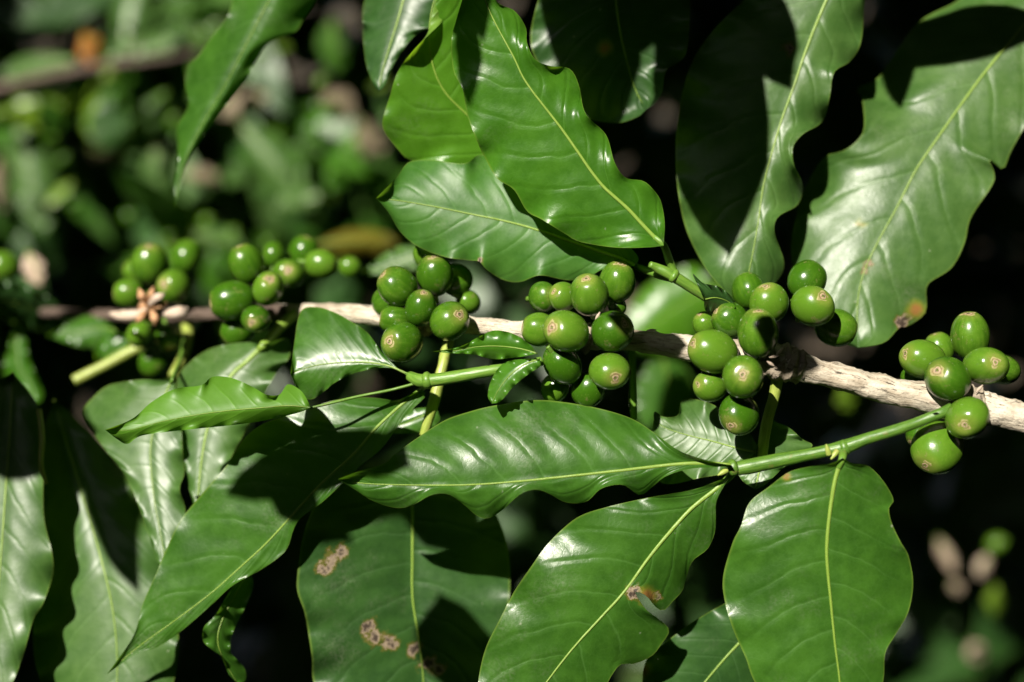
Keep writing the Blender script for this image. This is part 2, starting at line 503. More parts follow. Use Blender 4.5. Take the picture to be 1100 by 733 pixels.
# ------------------------------------------------------------------ leaves
def leaf(label, mid, left, right, z0, tilt=(0, 0), bend=0.0, arch=0.0, camber=(0, 0), fold=(0, 0), mat=None, ruf=1.0, wav=1.6, nwav=6.0,
         quilt=0.5, pet=None, scars=(), rusts=(), group=None, nu=84, nv=15, rib=0.8, under=False, lit=True, holes=None,
         name='coffee_leaf', edge_z=None, seed=None, relief=None):
    """mid: midrib base -> tip in photo pixels; left/right: outline base -> tip; z0 depth of the middle (mm);
    tilt: slopes of the blade; camber/fold: how far the left/right rims stand out (mm)"""
    mat = mat or M_LEAF
    rs = random.Random(seed if seed is not None else int(mid[0][0] * 7 + mid[-1][1] * 13))
    mid = [tuple(p) for p in mid]
    L = [mid[0]] + list(left) + [mid[-1]]
    Rr = [mid[0]] + list(right) + [mid[-1]]
    m = catmull(mid, nu)
    e = [catmull(L, nu), catmull(Rr, nu)]
    cx = m[:, 0].mean(); cy = m[:, 1].mean()
    us = np.linspace(0, 1, nu)
    taper = np.sin(np.pi * np.clip(us, 0, 1)) ** 0.5
    zmid = bend * us ** 2 + arch * 4 * us * (1 - us)
    rows = []
    vs = np.concatenate([np.linspace(-1, 0, nv)[:-1], np.linspace(0, 1, nv)])
    # more rows near the rims
    vs = np.sign(vs) * (1 - (1 - np.abs(vs)) ** 1.15)
    ncol = len(vs)
    edz = []
    for sidx in (0, 1):
        w = np.linalg.norm(e[sidx] - m, axis=1) * PX
        kk = 15
        pad = np.pad(w, kk, mode='reflect')
        sm = np.convolve(pad, np.ones(2 * kk + 1) / (2 * kk + 1), mode='same')[kk:-kk]
        dev = np.clip(w - sm, -4, 4)
        ph = rs.uniform(0, 6.28)
        fr1 = np.sin(2 * np.pi * nwav * us * (1 + 0.12 * np.sin(5 * us + ph)) + ph)
        fr2 = np.sin(2 * np.pi * nwav * 1.63 * us + 2.3 * ph)
        z = ruf * dev * -1.2
        frill = wav * (fr1 + 0.55 * fr2) * taper
        if edge_z is not None and edge_z[sidx] is not None:
            z = z + np.interp(us, np.linspace(0, 1, len(edge_z[sidx])), edge_z[sidx])
        edz.append((z, w / max(w.max(), 1e-6), frill))
    V, U, A2, pix = [], [], [], []
    for i in range(nu):
        for v in vs:
            sidx = 0 if v < 0 else 1
            a = abs(v)
            p = m[i] * (1 - a) + e[sidx][i] * a
            z = z0 + PX * (tilt[0] * (p[0] - cx) + tilt[1] * (p[1] - cy)) + zmid[i]
            ez, wn_, fz = edz[sidx]
            z += ez[i] * a ** 2.2 + fz[i] * a ** 4.5
            z += camber[sidx] * wn_[i] * a ** 2 + fold[sidx] * wn_[i] * a
            # quilting between the side veins and a shallow trough at the midrib
            q = us[i] * 9.0 - 9.0 * 0.17 * a ** 1.25 + (0.43 if v > 0 else 0) + 0.27
            z += quilt * (abs(math.sin(math.pi * q)) ** 0.8 - 0.6) * min(1, a * 3.0) * (1 - 0.5 * a) * taper[i]
            z -= 0.35 * math.exp(-(a / 0.10) ** 2) * taper[i]
            V.append(c3(p[0], p[1], z))
            U.append((us[i], (v + 1) / 2))
            pix.append(p)
    F = []
    for i in range(nu - 1):
        for j in range(ncol - 1):
            a0 = i * ncol + j
            F.append((a0, a0 + 1, a0 + ncol + 1, a0 + ncol))
    # front of the blade faces the camera unless the underside shows
    zs = 0.0
    for f in F[::7]:
        n_ = (V[f[1]] - V[f[0]]).cross(V[f[2]] - V[f[0]])
        zs += n_.z
    if (zs < 0) != bool(under):
        F = [f[::-1] for f in F]
    pix = np.array(pix)
    scar = np.zeros(len(V)); rust = np.zeros(len(V))
    for (sx, sy, sr) in scars:
        scar = np.maximum(scar, 1 - np.linalg.norm(pix - (sx, sy), axis=1) / sr)
    for (sx, sy, sr) in rusts:
        rust = np.maximum(rust, 1 - np.linalg.norm(pix - (sx, sy), axis=1) / sr)
    if relief is None:
        relief = min(1.0, (np.linalg.norm(e[0] - e[1], axis=1).max() * PX / 42.0) ** 1.5)
    root = empty(name, V[nv - 1])
    tag(root, label, 'leaf', group)
    mesh_ob('blade', V, F, mat, root, U, {'scar': np.clip(scar, 0, 1), 'rust': np.clip(rust, 0, 1), 'relief': np.full(len(V), relief)})
    sgn = -1 if under else 1
    if rib > 0:
        rp = [V[i * ncol + nv - 1] + Vector((0, 0, 0.05 * sgn + 0.12)) for i in range(0, nu, 4)]
        n_ = len(rp)
        tube('midrib', rp, [rib * 0.78 * (1 - 0.80 * (i / (n_ - 1)) ** 0.8) for i in range(n_)], M_RIB, root, seg=8, flat=0.6, n=60, cap=True)
    if pet:
        pp = [c3(*p) for p in pet] + [V[nv - 1], V[3 * ncol + nv - 1]]
        tube('petiole', pp, [rib * 1.5] * len(pet) + [rib * 1.25, rib * 0.9], M_TWIG if rib < 1.2 else M_RIB, root, seg=10, n=24)
    if lit:
        for i in range(2, nu, 9):
            for j in (1, ncol // 4, ncol // 2, 3 * ncol // 4, ncol - 2):
                KEEP.append(V[i * ncol + j])
    return root


G_NEAR = 'coffee leaves on the green shoots'

leaf('glossy bright green leaf with wavy rims overlapping the paler leaf above the branch',
     [(713, 264), (701, 253), (672, 222), (644, 196), (605, 141), (566, 90), (552, 62), (530, 21), (518, -8), (505, -50)],
     [(695, 266), (660, 266), (623, 260), (608, 252), (582, 236), (566, 227), (552, 204), (534, 192), (521, 170), (513, 153), (502, 124), (497, 96), (487, 76), (485, 43), (490, 22), (499, -10), (500, -30)],
     [(714, 240), (711, 220), (706, 209), (692, 195), (672, 191), (660, 174), (651, 145), (629, 122), (622, 92), (612, 74), (591, 71), (575, 64), (566, 46), (565, 30), (553, 12), (534, 2), (522, -25)],
     8, (0.05, -0.06), mat=M_FRESH, camber=(-2.5, -3), fold=(1, 1.5), ruf=1.1, pet=[(726, 297, 2), (720, 283, 3)], group=G_NEAR, rib=0.9, quilt=0.55, wav=1.6, nwav=7)

leaf('broad pale green leaf lying sideways just under the wavy bright leaf',
     [(682, 286), (664, 277), (626, 264), (580, 248), (544, 238), (505, 230), (466, 222), (430, 216), (404, 213)],
     [(685, 275), (660, 250), (620, 215), (580, 190), (540, 172), (516, 166), (502, 175), (484, 175), (466, 172), (440, 174), (428, 188), (418, 199)],
     [(674, 286), (662, 283), (644, 291), (630, 299), (608, 301), (580, 296), (559, 303), (541, 301), (523, 290), (515, 281), (505, 280), (477, 276), (449, 265), (430, 249), (417, 228)],
     -10, (0.05, 0.10), mat=M_PALE, quilt=0.25, relief=0.55, camber=(-3, -3), ruf=0.8, pet=[(724, 300, 2), (708, 296, 0), (695, 291, -4)], group=G_NEAR, scars=[(515, 280, 6)])

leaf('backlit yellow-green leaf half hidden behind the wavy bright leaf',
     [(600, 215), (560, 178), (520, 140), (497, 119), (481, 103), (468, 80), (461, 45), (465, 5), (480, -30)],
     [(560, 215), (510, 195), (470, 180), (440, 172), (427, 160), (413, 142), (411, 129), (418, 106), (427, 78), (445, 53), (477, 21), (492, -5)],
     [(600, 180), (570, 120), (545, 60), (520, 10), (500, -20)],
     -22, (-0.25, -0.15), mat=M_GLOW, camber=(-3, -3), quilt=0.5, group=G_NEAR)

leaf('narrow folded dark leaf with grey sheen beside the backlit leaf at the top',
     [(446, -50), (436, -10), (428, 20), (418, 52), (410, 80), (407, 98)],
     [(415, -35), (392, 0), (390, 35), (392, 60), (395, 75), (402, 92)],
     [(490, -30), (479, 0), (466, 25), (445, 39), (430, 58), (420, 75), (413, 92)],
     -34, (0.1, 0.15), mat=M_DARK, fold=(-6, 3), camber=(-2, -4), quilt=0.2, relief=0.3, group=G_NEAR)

leaf('long drooping leaf with a curled yellow rim hanging alone before the blurred greenery',
     [(312, -45), (292, -5), (266, 45), (243, 90), (217, 135), (200, 170), (192, 198), (188, 224)],
     [(262, -35), (246, 14), (228, 39), (213, 60), (201, 71), (199, 92), (202, 114), (190, 138), (191, 163), (187, 200)],
     [(352, -35), (339, 0), (326, 21), (316, 35), (291, 45), (278, 60), (265, 85), (246, 110), (221, 142), (204, 170), (194, 199)],
     -48, (0.25, 0.05), mat=M_LEAF, camber=(-4, -5), fold=(0, -2), ruf=0.6, rib=0.3, quilt=0.15, wav=0.8, relief=0.3, group='coffee leaves around the branch')

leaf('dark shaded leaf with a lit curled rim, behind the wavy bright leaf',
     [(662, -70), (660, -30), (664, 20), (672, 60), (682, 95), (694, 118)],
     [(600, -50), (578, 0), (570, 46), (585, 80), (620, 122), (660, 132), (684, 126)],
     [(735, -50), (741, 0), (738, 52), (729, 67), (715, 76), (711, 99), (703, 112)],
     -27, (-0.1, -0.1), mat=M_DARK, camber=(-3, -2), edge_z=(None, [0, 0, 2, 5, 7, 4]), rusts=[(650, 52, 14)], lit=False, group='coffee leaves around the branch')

leaf('tall leaf half in black shade with a frilled rim above the fourth cherry cluster',
     [(912, -50), (890, -5), (868, 48), (852, 95), (839, 131), (821, 195), (815, 235), (806, 285), (796, 325)],
     [(860, -40), (800, 0), (750, 55), (730, 115), (726, 180), (735, 240), (756, 285), (778, 312)],
     [(938, -35), (929, 0), (925, 45), (913, 66), (896, 78), (891, 106), (883, 131), (863, 144), (852, 158), (853, 177), (862, 199), (857, 220), (836, 233), (832, 250), (842, 280), (838, 297), (818, 318)],
     -22, (0.05, 0.10), mat=M_GREY, camber=(-3, -2), ruf=1.6, wav=2.6, nwav=7, scars=[(846, 52, 12)], rib=0.8, group='coffee leaves around the branch')

leaf('wide grey-green leaf with a notched rim, orange spot and scorched brown tip',
     [(1150, -45), (1100, 26), (1061, 74), (1032, 113), (1004, 153), (983, 184), (965, 220), (943, 260), (929, 290), (921, 325), (922, 374)],
     [(1080, -40), (1030, 0), (986, 25), (952, 73), (940, 86), (920, 96), (926, 106), (928, 138), (919, 153), (904, 163), (887, 168), (870, 192), (858, 225), (850, 262), (855, 300), (872, 335), (895, 365)],
     [(1150, 40), (1128, 90), (1100, 138), (1086, 163), (1078, 182), (1070, 176), (1062, 171), (1068, 185), (1066, 199), (1043, 234), (1036, 262), (1022, 288), (998, 304), (995, 315), (994, 336), (976, 350), (966, 352), (950, 368)],
     -36, (0.14, 0.24), mat=M_GREY, camber=(-3, -3), arch=2, ruf=1.0, wav=1.4, quilt=0.5, scars=[(933, 284, 9), (930, 292, 7), (969, 347, 14), (976, 342, 8)],
     rusts=[(924, 241, 9), (984, 333, 17)], rib=0.9, group='coffee leaves around the branch')

leaf('long glossy leaf with a scalloped lower rim lying level below the branch',
     [(786, 500), (765, 498), (740, 498), (715, 500), (672, 505), (608, 512), (559, 517), (502, 521), (431, 521), (385, 519), (363, 515)],
     [(765, 496), (731, 485), (704, 466), (679, 450), (644, 439), (605, 432), (573, 430), (530, 436), (502, 443), (477, 452), (449, 470), (424, 488), (413, 498), (381, 508)],
     [(770, 502), (740, 504), (715, 512), (701, 523), (687, 532), (669, 521), (646, 525), (630, 539), (608, 540), (591, 531), (576, 526), (559, 531), (541, 547), (525, 557), (512, 554), (498, 542), (481, 531), (463, 532), (445, 542), (427, 546), (402, 539), (381, 526)],
     14, (0.0, 0.12), mat=M_LEAF, camber=(-6, -2), fold=(0.5, 0), ruf=1.2, wav=0.9, quilt=0.8, rib=0.85, group=G_NEAR)

leaf('glossy slanting leaf with a brown bite in its rim, under the scalloped leaf',
     [(784, 512), (766, 528), (740, 549), (701, 594), (672, 634), (644, 665), (615, 697), (587, 733), (562, 768), (545, 800)],
     [(770, 517), (745, 526), (718, 531), (690, 536), (655, 544), (626, 553), (608, 565), (587, 586), (569, 611), (552, 636), (537, 665), (523, 693), (516, 718), (514, 740), (520, 775)],
     [(770, 537), (769, 555), (768, 572), (760, 590), (744, 603), (737, 622), (733, 635), (723, 646), (713, 656), (704, 652), (694, 640), (682, 636), (694, 655), (706, 664), (719, 677), (710, 693), (700, 705), (682, 713), (667, 714), (657, 726), (640, 755), (600, 790)],
     12, (-0.14, -0.08), mat=M_LEAF, camber=(-4, -4), ruf=0.7, scars=[(682, 637, 14), (705, 640, 9)], rusts=[(696, 640, 16)], pet=[(787, 505, 10)], rib=0.95, group=G_NEAR)

leaf('big smooth oval leaf with a pale midrib hanging straight down from the shoot',
     [(905, 492), (899, 508), (895, 526), (890, 562), (888, 597), (892, 643), (897, 693), (902, 733), (903, 775), (900, 810)],
     [(893, 498), (872, 501), (848, 507), (826, 523), (805, 540), (796, 565), (787, 583), (777, 618), (778, 643), (787, 675), (801, 707), (812, 735), (845, 780)],
     [(915, 498), (933, 501), (949, 517), (960, 537), (955, 546), (958, 562), (968, 583), (976, 597), (981, 626), (976, 657), (962, 682), (951, 702), (948, 735), (930, 780)],
     22, (0.02, -0.02), mat=M_LEAF, camber=(-5, -5), ruf=0.6, wav=0.9, pet=[(908, 480, 15), (906, 486, 17)], rusts=[(845, 512, 9)], rib=0.95, group=G_NEAR)

leaf('long twisted leaf with a rolled rim and long thin tip, shaded near its base',
     [(452, 419), (430, 436), (403, 461), (380, 488), (345, 520), (310, 558), (286, 584), (262, 606), (226, 638), (182, 671), (146, 697), (114, 725)],
     [(440, 424), (426, 430), (395, 427), (360, 430), (330, 440), (300, 449), (278, 458), (261, 473), (245, 498), (227, 519), (209, 540), (192, 562), (177, 594), (167, 618), (153, 650), (144, 682), (124, 712)],
     [(457, 426), (436, 447), (410, 482), (388, 500), (348, 538), (320, 560), (309, 588), (298, 600), (277, 614), (250, 629), (228, 649), (196, 677), (170, 695), (146, 703)],
     -10, (0.08, 0.0), bend=-5, mat=M_LEAF, camber=(-2, 0), fold=(-1, 0), edge_z=(None, [0, 0.5, 1, 1, 0.5, 0, 0]), ruf=0.5, wav=0.6, pet=[(460, 411, 3)], rib=0.7, group=G_NEAR)

leaf('bright folded leaf seen edge on, pointing left over the two pale leaves',
     [(334, 438), (310, 436), (284, 438), (248, 441), (210, 446), (170, 454), (140, 462), (113, 462)],
     [(328, 426), (321, 418), (309, 413), (300, 424), (286, 424), (270, 415), (248, 406), (228, 405), (216, 414), (188, 418), (163, 432), (142, 450)],
     [(319, 444), (284, 452), (248, 457), (199, 462), (153, 468), (137, 477), (126, 472)],
     6, (-0.1, -0.1), mat=M_FRESH, camber=(0, 0), fold=(-7, -2), ruf=0.8, rib=0.3, relief=0.25, quilt=0.15, under=True, pet=[(450, 411, 0), (420, 419, 0), (385, 426, 1), (352, 434, 3)], group=G_NEAR)

leaf('blunt leaf with a bright glint across it, beside the third cherry cluster',
     [(440, 403), (420, 394), (400, 390), (380, 389), (350, 391), (330, 395), (312, 402)],
     [(428, 396), (411, 379), (395, 358), (378, 346), (360, 336), (340, 330), (323, 335), (316, 370)],
     [(414, 395), (381, 401), (360, 411), (350, 419), (335, 429), (322, 424)],
     -8, (0.18, 0.28), mat=M_LEAF, camber=(-4, -3), fold=(0, -2), ruf=0.5, quilt=0.18, pet=[(452, 407, -2)], rib=0.5, relief=0.12, wav=0.8, group=G_NEAR)

leaf('small pointed leaf with an upturned rim, pointing away from the middle cluster',
     [(577, 380), (560, 375), (535, 372), (510, 373), (488, 377), (465, 378)],
     [(569, 370), (552, 359), (532, 355), (516, 361), (500, 370), (488, 374)],
     [(568, 382), (555, 384), (530, 386), (509, 381), (490, 380)],
     12, (0.1, 0.2), mat=M_FRESH, fold=(2, -3), quilt=0.12, nu=50, nv=9, rib=0.3, group=G_NEAR)

leaf('small dark folded leaf hanging below the short green shoot by the middle cluster',
     [(580, 386), (565, 391), (549, 402), (536, 418), (528, 434)],
     [(559, 386), (540, 391), (528, 408), (524, 425)],
     [(580, 394), (569, 401), (552, 415), (538, 431)],
     13, (-0.1, -0.2), mat=M_FRESH, fold=(-4, 1), quilt=0.15, nu=50, nv=9, rib=0.35, group=G_NEAR)

leaf('pale leaf cut by the left edge of the picture, glinting along its wavy rim',
     [(14, 400), (10, 470), (4, 560), (-2, 640), (-10, 720), (-16, 790)],
     [(-30, 430), (-60, 520), (-75, 610), (-65, 700), (-40, 760)],
     [(42, 440), (46, 500), (47, 555), (55, 590), (57, 615), (47, 647), (36, 665), (26, 700), (13, 735)],
     -30, (0.18, 0.25), mat=M_GREY, camber=(-3, -3), ruf=0.8, quilt=0.25, relief=0.45, rib=0.7, group='coffee leaves around the branch')

leaf('broad dull leaf striped by a black shadow, behind the twisted leaf at lower left',
     [(58, 430), (82, 510), (106, 590), (122, 660), (126, 730), (118, 800)],
     [(46, 470), (42, 530), (40, 600), (36, 660), (40, 720), (70, 780)],
     [(82, 450), (110, 480), (135, 512), (153, 555), (170, 597), (186, 650), (192, 700), (180, 750), (150, 790)],
     -40, (0.14, 0.2), mat=M_GREY, camber=(-4, -4), ruf=0.5, quilt=0.25, relief=0.45, group='coffee leaves around the branch')

leaf('whitish shining leaf under the edge-on leaf at left',
     [(186, 405), (172, 440), (162, 480), (165, 530), (172, 570), (180, 615)],
     [(170, 408), (150, 408), (117, 414), (99, 428), (89, 443), (99, 463), (112, 482), (135, 512), (153, 555), (168, 600)],
     [(188, 415), (194, 450), (196, 484), (198, 508), (193, 526), (199, 551), (190, 590)],
     -31, (0.2, 0.27), mat=M_GREY, camber=(-2, -2), ruf=0.5, quilt=0.15, relief=0.3, rib=0.5, pet=[(198, 360, -66), (194, 385, -56)], group='coffee leaves around the branch')

leaf('pale leaf with a broad yellow midrib hanging below the second cherry cluster',
     [(284, 370), (266, 388), (248, 405), (230, 440), (221, 470), (215, 510), (212, 555)],
     [(262, 368), (228, 374), (203, 390), (190, 410), (192, 450), (196, 484), (203, 525)],
     [(309, 364), (311, 383), (295, 404), (275, 440), (260, 470), (249, 490), (228, 535)],
     -36, (0.15, 0.24), mat=M_GREY, camber=(-3, -3), ruf=0.5, quilt=0.15, relief=0.3, rib=1.3, pet=[(318, 336, -46), (300, 352, -44)], group='coffee leaves around the branch')

leaf('dark leaf with brown scabs down its middle, hanging below the scalloped leaf',
     [(440, 498), (442, 530), (443, 560), (443, 597), (443, 640), (448, 675), (452, 704), (455, 740), (452, 800)],
     [(400, 502), (370, 512), (351, 524), (334, 551), (325, 579), (321, 604), (319, 633), (327, 658), (332, 686), (335, 707), (340, 740), (380, 780)],
     [(480, 505), (520, 535), (542, 575), (548, 629), (540, 680), (520, 730), (490, 775)],
     -33, (-0.02, 0.05), mat=M_DARK, camber=(-2, -2), fold=(17, 0), ruf=0.7, quilt=0.5, scars=[(358, 598, 17), (346, 610, 12), (367, 591, 12), (396, 674, 13), (405, 685, 13), (420, 693, 14), (445, 698, 12), (460, 713, 13), (471, 720, 11)],
     rib=0.8, group='coffee leaves around the branch')

leaf('little curled leaf with a bright rim peeping out below the twisted leaf',
     [(268, 612), (252, 640), (238, 668), (234, 690), (242, 712), (256, 735)],
     [(250, 630), (232, 660), (219, 674), (218, 688), (226, 697), (238, 706), (246, 725)],
     [(272, 630), (262, 655), (250, 680), (248, 700), (262, 717), (264, 730)],
     -18, (-0.3, 0.1), mat=M_LEAF, fold=(3, -4), ruf=0.6, nu=50, nv=9, rib=0.4, group='coffee leaves around the branch')

leaf('grey glinting leaf with a nibbled rim behind the lowest cherry of the fourth cluster',
     [(812, 486), (790, 481), (765, 474), (740, 468), (715, 460), (702, 452)],
     [(812, 476), (795, 455), (772, 438), (752, 430), (733, 430), (728, 446), (713, 448), (703, 442)],
     [(800, 496), (780, 508), (750, 514), (722, 520), (706, 515), (700, 490), (700, 465)],
     -6, (0.18, 0.26), mat=M_GREY, camber=(-2, -2), ruf=0.6, quilt=0.2, relief=0.35, rib=0.5, nu=60, nv=11, group=G_NEAR)

leaf('small pale leaf on the yellow upright stem, crossed by the green shoot',
     [(826, 445), (822, 470), (818, 495), (811, 526)],
     [(816, 470), (803, 486), (792, 502), (797, 516)],
     [(833, 453), (847, 459), (862, 472), (873, 479), (856, 492), (840, 504), (822, 521)],
     -4, (0.15, 0.2), mat=M_GREY, fold=(-1, -1), ruf=0.5, quilt=0.2, relief=0.3, rib=1.3, nu=50, nv=9, group=G_NEAR)

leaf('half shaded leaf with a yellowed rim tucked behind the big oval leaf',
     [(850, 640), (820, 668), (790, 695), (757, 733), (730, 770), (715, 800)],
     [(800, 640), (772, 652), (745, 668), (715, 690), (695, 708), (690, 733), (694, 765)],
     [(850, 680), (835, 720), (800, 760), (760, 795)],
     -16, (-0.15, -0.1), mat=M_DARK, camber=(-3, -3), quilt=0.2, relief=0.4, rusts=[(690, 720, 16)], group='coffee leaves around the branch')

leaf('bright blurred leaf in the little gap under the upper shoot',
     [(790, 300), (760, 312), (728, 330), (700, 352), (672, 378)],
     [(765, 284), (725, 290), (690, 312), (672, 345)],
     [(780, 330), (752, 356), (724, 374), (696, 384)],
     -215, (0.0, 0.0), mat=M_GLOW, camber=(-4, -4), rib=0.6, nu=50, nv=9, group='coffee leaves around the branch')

leaf('dim blurred leaf below the branch between the middle and fourth clusters',
     [(712, 384), (716, 405), (714, 428), (706, 452), (700, 470)],
     [(696, 392), (684, 412), (682, 436), (690, 458)],
     [(730, 390), (744, 408), (742, 432), (724, 456)],
     -170, (-0.2, -0.2), mat=M_LEAF, camber=(-4, -4), rib=0.6, nu=50, nv=9, lit=False, group='coffee leaves around the branch')

leaf('dim blurred leaf hiding the far end of the branch at the left edge',
     [(-30, 318), (0, 322), (30, 330), (60, 338), (92, 352)],
     [(-10, 300), (20, 304), (50, 318), (76, 338)],
     [(-10, 340), (20, 350), (50, 356), (76, 356)],
     -96, (-0.5, -0.3), mat=M_DARK, lit=False, nu=40, nv=8, rib=0.4, group='coffee leaves around the branch')

leaf('small cupped dark leaf at the joint of the upper shoot and the fourth cluster',
     [(756, 322), (768, 320), (780, 323), (790, 330)],
     [(752, 312), (744, 294), (755, 304), (772, 308), (785, 318)],
     [(758, 334), (770, 339), (782, 336)],
     4, (-0.25, -0.2), mat=M_DARK, fold=(2, -3), quilt=0.1, nu=40, nv=8, rib=0.3, group=G_NEAR)

leaf('dull blurred leaf behind the third cherry cluster, under the broad pale leaf',
     [(462, 268), (445, 275), (425, 283), (405, 290), (388, 293)],
     [(452, 262), (430, 264), (413, 272), (398, 284)],
     [(460, 282), (445, 290), (420, 295), (400, 296)],
     -74, (0.1, 0.2), mat=M_GREY, nu=40, nv=8, rib=0.4, group='coffee leaves around the branch')

leaf('blurred narrow leaf with a white glint near the cut stem at left',
     [(126, 356), (108, 352), (88, 356), (68, 360), (49, 361)],
     [(115, 346), (95, 339), (78, 345), (62, 354)],
     [(118, 364), (100, 374), (82, 372), (64, 366)],
     -84, (0.18, 0.26), mat=M_LEAF, quilt=0.12, wav=0.6, nu=40, nv=8, rib=0.35, group='coffee leaves around the branch')

leaf('blurred bright green scrap of leaf above the cut stem',
     [(140, 372), (128, 376), (115, 382), (102, 386)],
     [(138, 362), (122, 358), (110, 366), (102, 376)],
     [(130, 386), (118, 394), (108, 394)],
     -80, (-0.1, -0.1), mat=M_FRESH, quilt=0.12, wav=0.6, nu=40, nv=8, rib=0.3, group='coffee leaves around the branch')

leaf('blurred drooping young leaf bent at its tip near the left edge',
     [(22, 346), (18, 370), (20, 392), (32, 412), (36, 428), (28, 434)],
     [(14, 356), (6, 384), (4, 402), (22, 418), (28, 428)],
     [(28, 356), (30, 380), (36, 398), (44, 414), (44, 430)],
     -96, (-0.1, 0.1), mat=M_FRESH, quilt=0.12, wav=0.6, nu=40, nv=8, rib=0.35, group='coffee leaves around the branch')

leaf('dark leaf scrap behind the yellow stem below the short green shoot',
     [(470, 440), (452, 448), (432, 456), (404, 465)],
     [(458, 438), (440, 441), (420, 452)],
     [(472, 452), (456, 463), (430, 466)],
     -24, (0.1, 0.15), mat=M_LEAF, quilt=0.12, wav=0.6, nu=40, nv=8, rib=0.35, group='coffee leaves around the branch')

# ------------------------------------------------------------------ branch and shoots
def path(pts):
    return [c3(p[0], p[1], p[2]) for p in pts], [p[3] * PX for p in pts]


BR = [(1190, 470, 12, 17), (1120, 453, 11, 17), (1088, 446, 10, 17), (1048, 437, 10, 18), (1018, 433, 9, 18), (990, 426, 9, 16.5), (961, 421, 8, 15.5), (900, 405, 7, 15), (862, 395, 6, 16), (838, 389, 6, 18),
      (812, 383, 5, 17), (770, 377, 4, 14.5), (735, 373, 3, 14.5), (690, 367, 1, 12), (655, 364, 0, 13), (620, 362, -2, 14), (590, 359, -4, 13), (555, 355, -7, 11), (515, 350, -13, 10), (478, 347, -18, 12), (440, 344, -22, 13), (410, 341, -27, 12), (375, 337, -34, 12),
      (340, 335, -43, 10), (310, 335, -49, 9.5), (296, 335, -52, 9.5)]
BR2 = [(312, 335, -48, 8.5), (290, 336, -52, 10), (240, 337, -62, 8), (180, 339, -72, 9), (120, 339, -85, 7.5), (40, 335, -100, 7), (-60, 330, -120, 7)]
P, Rd = path(BR)
Rd = [r * 0.94 for r in Rd]
branch = empty('coffee_branch', P[0])
tag(branch, 'woody coffee branch with pale cracked bark crossing the whole picture behind the cherries', 'branch')
V, F, U = tube_geo(P, Rd, seg=28, lump=0.20, lump_scale=0.5, n=300)
mesh_ob('bark_stem', V, F, M_BARK, branch, U)
KEEP += V[::37]
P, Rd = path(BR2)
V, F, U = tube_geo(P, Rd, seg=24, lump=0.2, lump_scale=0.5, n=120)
tag(mesh_ob('bark_stem', V, F, M_BARK2, branch, U), 'thinner far end of the branch, its shade put into a dark brown colour')  # shade on this end is put into the darker bark
KEEP += V[::37]
for (x, y, z, r, w) in [(842, 390, 6, 17, 22), (1044, 437, 10, 18, 14), (625, 362, -1, 14, 12), (455, 345, -21, 13, 12), (176, 338, -73, 9, 9)]:
    sl = 0.22 * w
    V, F, U = tube_geo([c3(x - w, y - sl, z), c3(x - w * .45, y - sl * .45, z), c3(x + w * .45, y + sl * .45, z), c3(x + w, y + sl, z)], [r * 0.93 * PX, r * 1.13 * PX, r * 1.13 * PX, r * 0.93 * PX], seg=30, lump=0.35, lump_scale=1.4, n=26, seedv=x)
    mesh_ob('node_collar', V, F, M_BARK3, branch, U)
# loose dry bud scales at the nodes
for (x, y, z, a) in [(838, 377, 19, 0.9), (832, 383, 18, 0.2), (828, 391, 18, 2.6), (1002, 433, 26, 2.7), (1052, 418, 17, 1.0), (642, 340, 14, 1.1), (700, 355, 8, 0.1)]:
    d = Vector((math.cos(a), math.sin(a), 0.5)) * 1.5
    p = c3(x, y, z)
    tube('bud_scale', [p - d, p, p + d], [0.15, 0.5, 0.1], M_PETAL, branch, seg=8, n=12, flat=0.45)


def shoot(label, pts, mat, group='green side shoots', nodes=(), name='side_shoot', lump=0.06):
    P, Rd = path(pts)
    o = empty(name, P[0])
    tag(o, label, 'shoot', group)
    V, F, U = tube_geo(P, Rd, seg=16, lump=lump, lump_scale=0.6, n=len(pts) * 10)
    mesh_ob('stem', V, F, mat, o, U)
    KEEP.extend(V[::23])
    for (x, y, z, r, dx, dy) in nodes:
        a = c3(x - dx, y - dy, z); b = c3(x + dx, y + dy, z); m_ = (a + b) / 2
        V, F, U = tube_geo([a, m_ * 0.6 + a * 0.4, m_ * 0.6 + b * 0.4, b], [r * 0.8 * PX, r * 1.12 * PX, r * 1.12 * PX, r * 0.8 * PX], seg=14, lump=0.15, lump_scale=1.5, n=12)
        mesh_ob('joint', V, F, mat, o, U)
    return o


s1 = shoot('sturdy green shoot with two joints leaving the branch at the rightmost cluster',
      [(1022, 438, 18, 5), (1010, 444, 19, 5.5), (985, 454, 18, 5.5), (960, 463, 18, 6), (930, 472, 17, 6.4), (908, 480, 16, 7.4), (885, 485, 15, 6.4), (860, 490, 14, 6.8), (830, 496, 13, 7.8), (800, 502, 12, 7.8), (783, 504, 11, 6.4)], M_TWIG2,
      nodes=[(907, 481, 16, 7.6, 5, -2), (787, 503, 12, 8, 5, -1)])
for (x, y, z, a) in [(889, 483, 21, 1.9), (896, 489, 20, 4.0), (776, 508, 15, 3.6)]:
    p = c3(x, y, z); d = Vector((math.cos(a), math.sin(a), 0.3)) * 1.7
    tube('bud', [p - d, p, p + d], [0.9, 0.8, 0.2], M_YSTEM, s1, seg=10, n=12)
s2 = shoot('short green shoot forking into leaf stalks under the third cluster',
      [(582, 388, 4, 5), (560, 393, 5, 5.5), (530, 398, 6, 6), (500, 403, 5, 6.5), (470, 408, 3, 7), (452, 409, 1, 7), (440, 404, -2, 5.5)], M_TWIG,
      nodes=[(459, 409, 2, 8, 5, -1)])
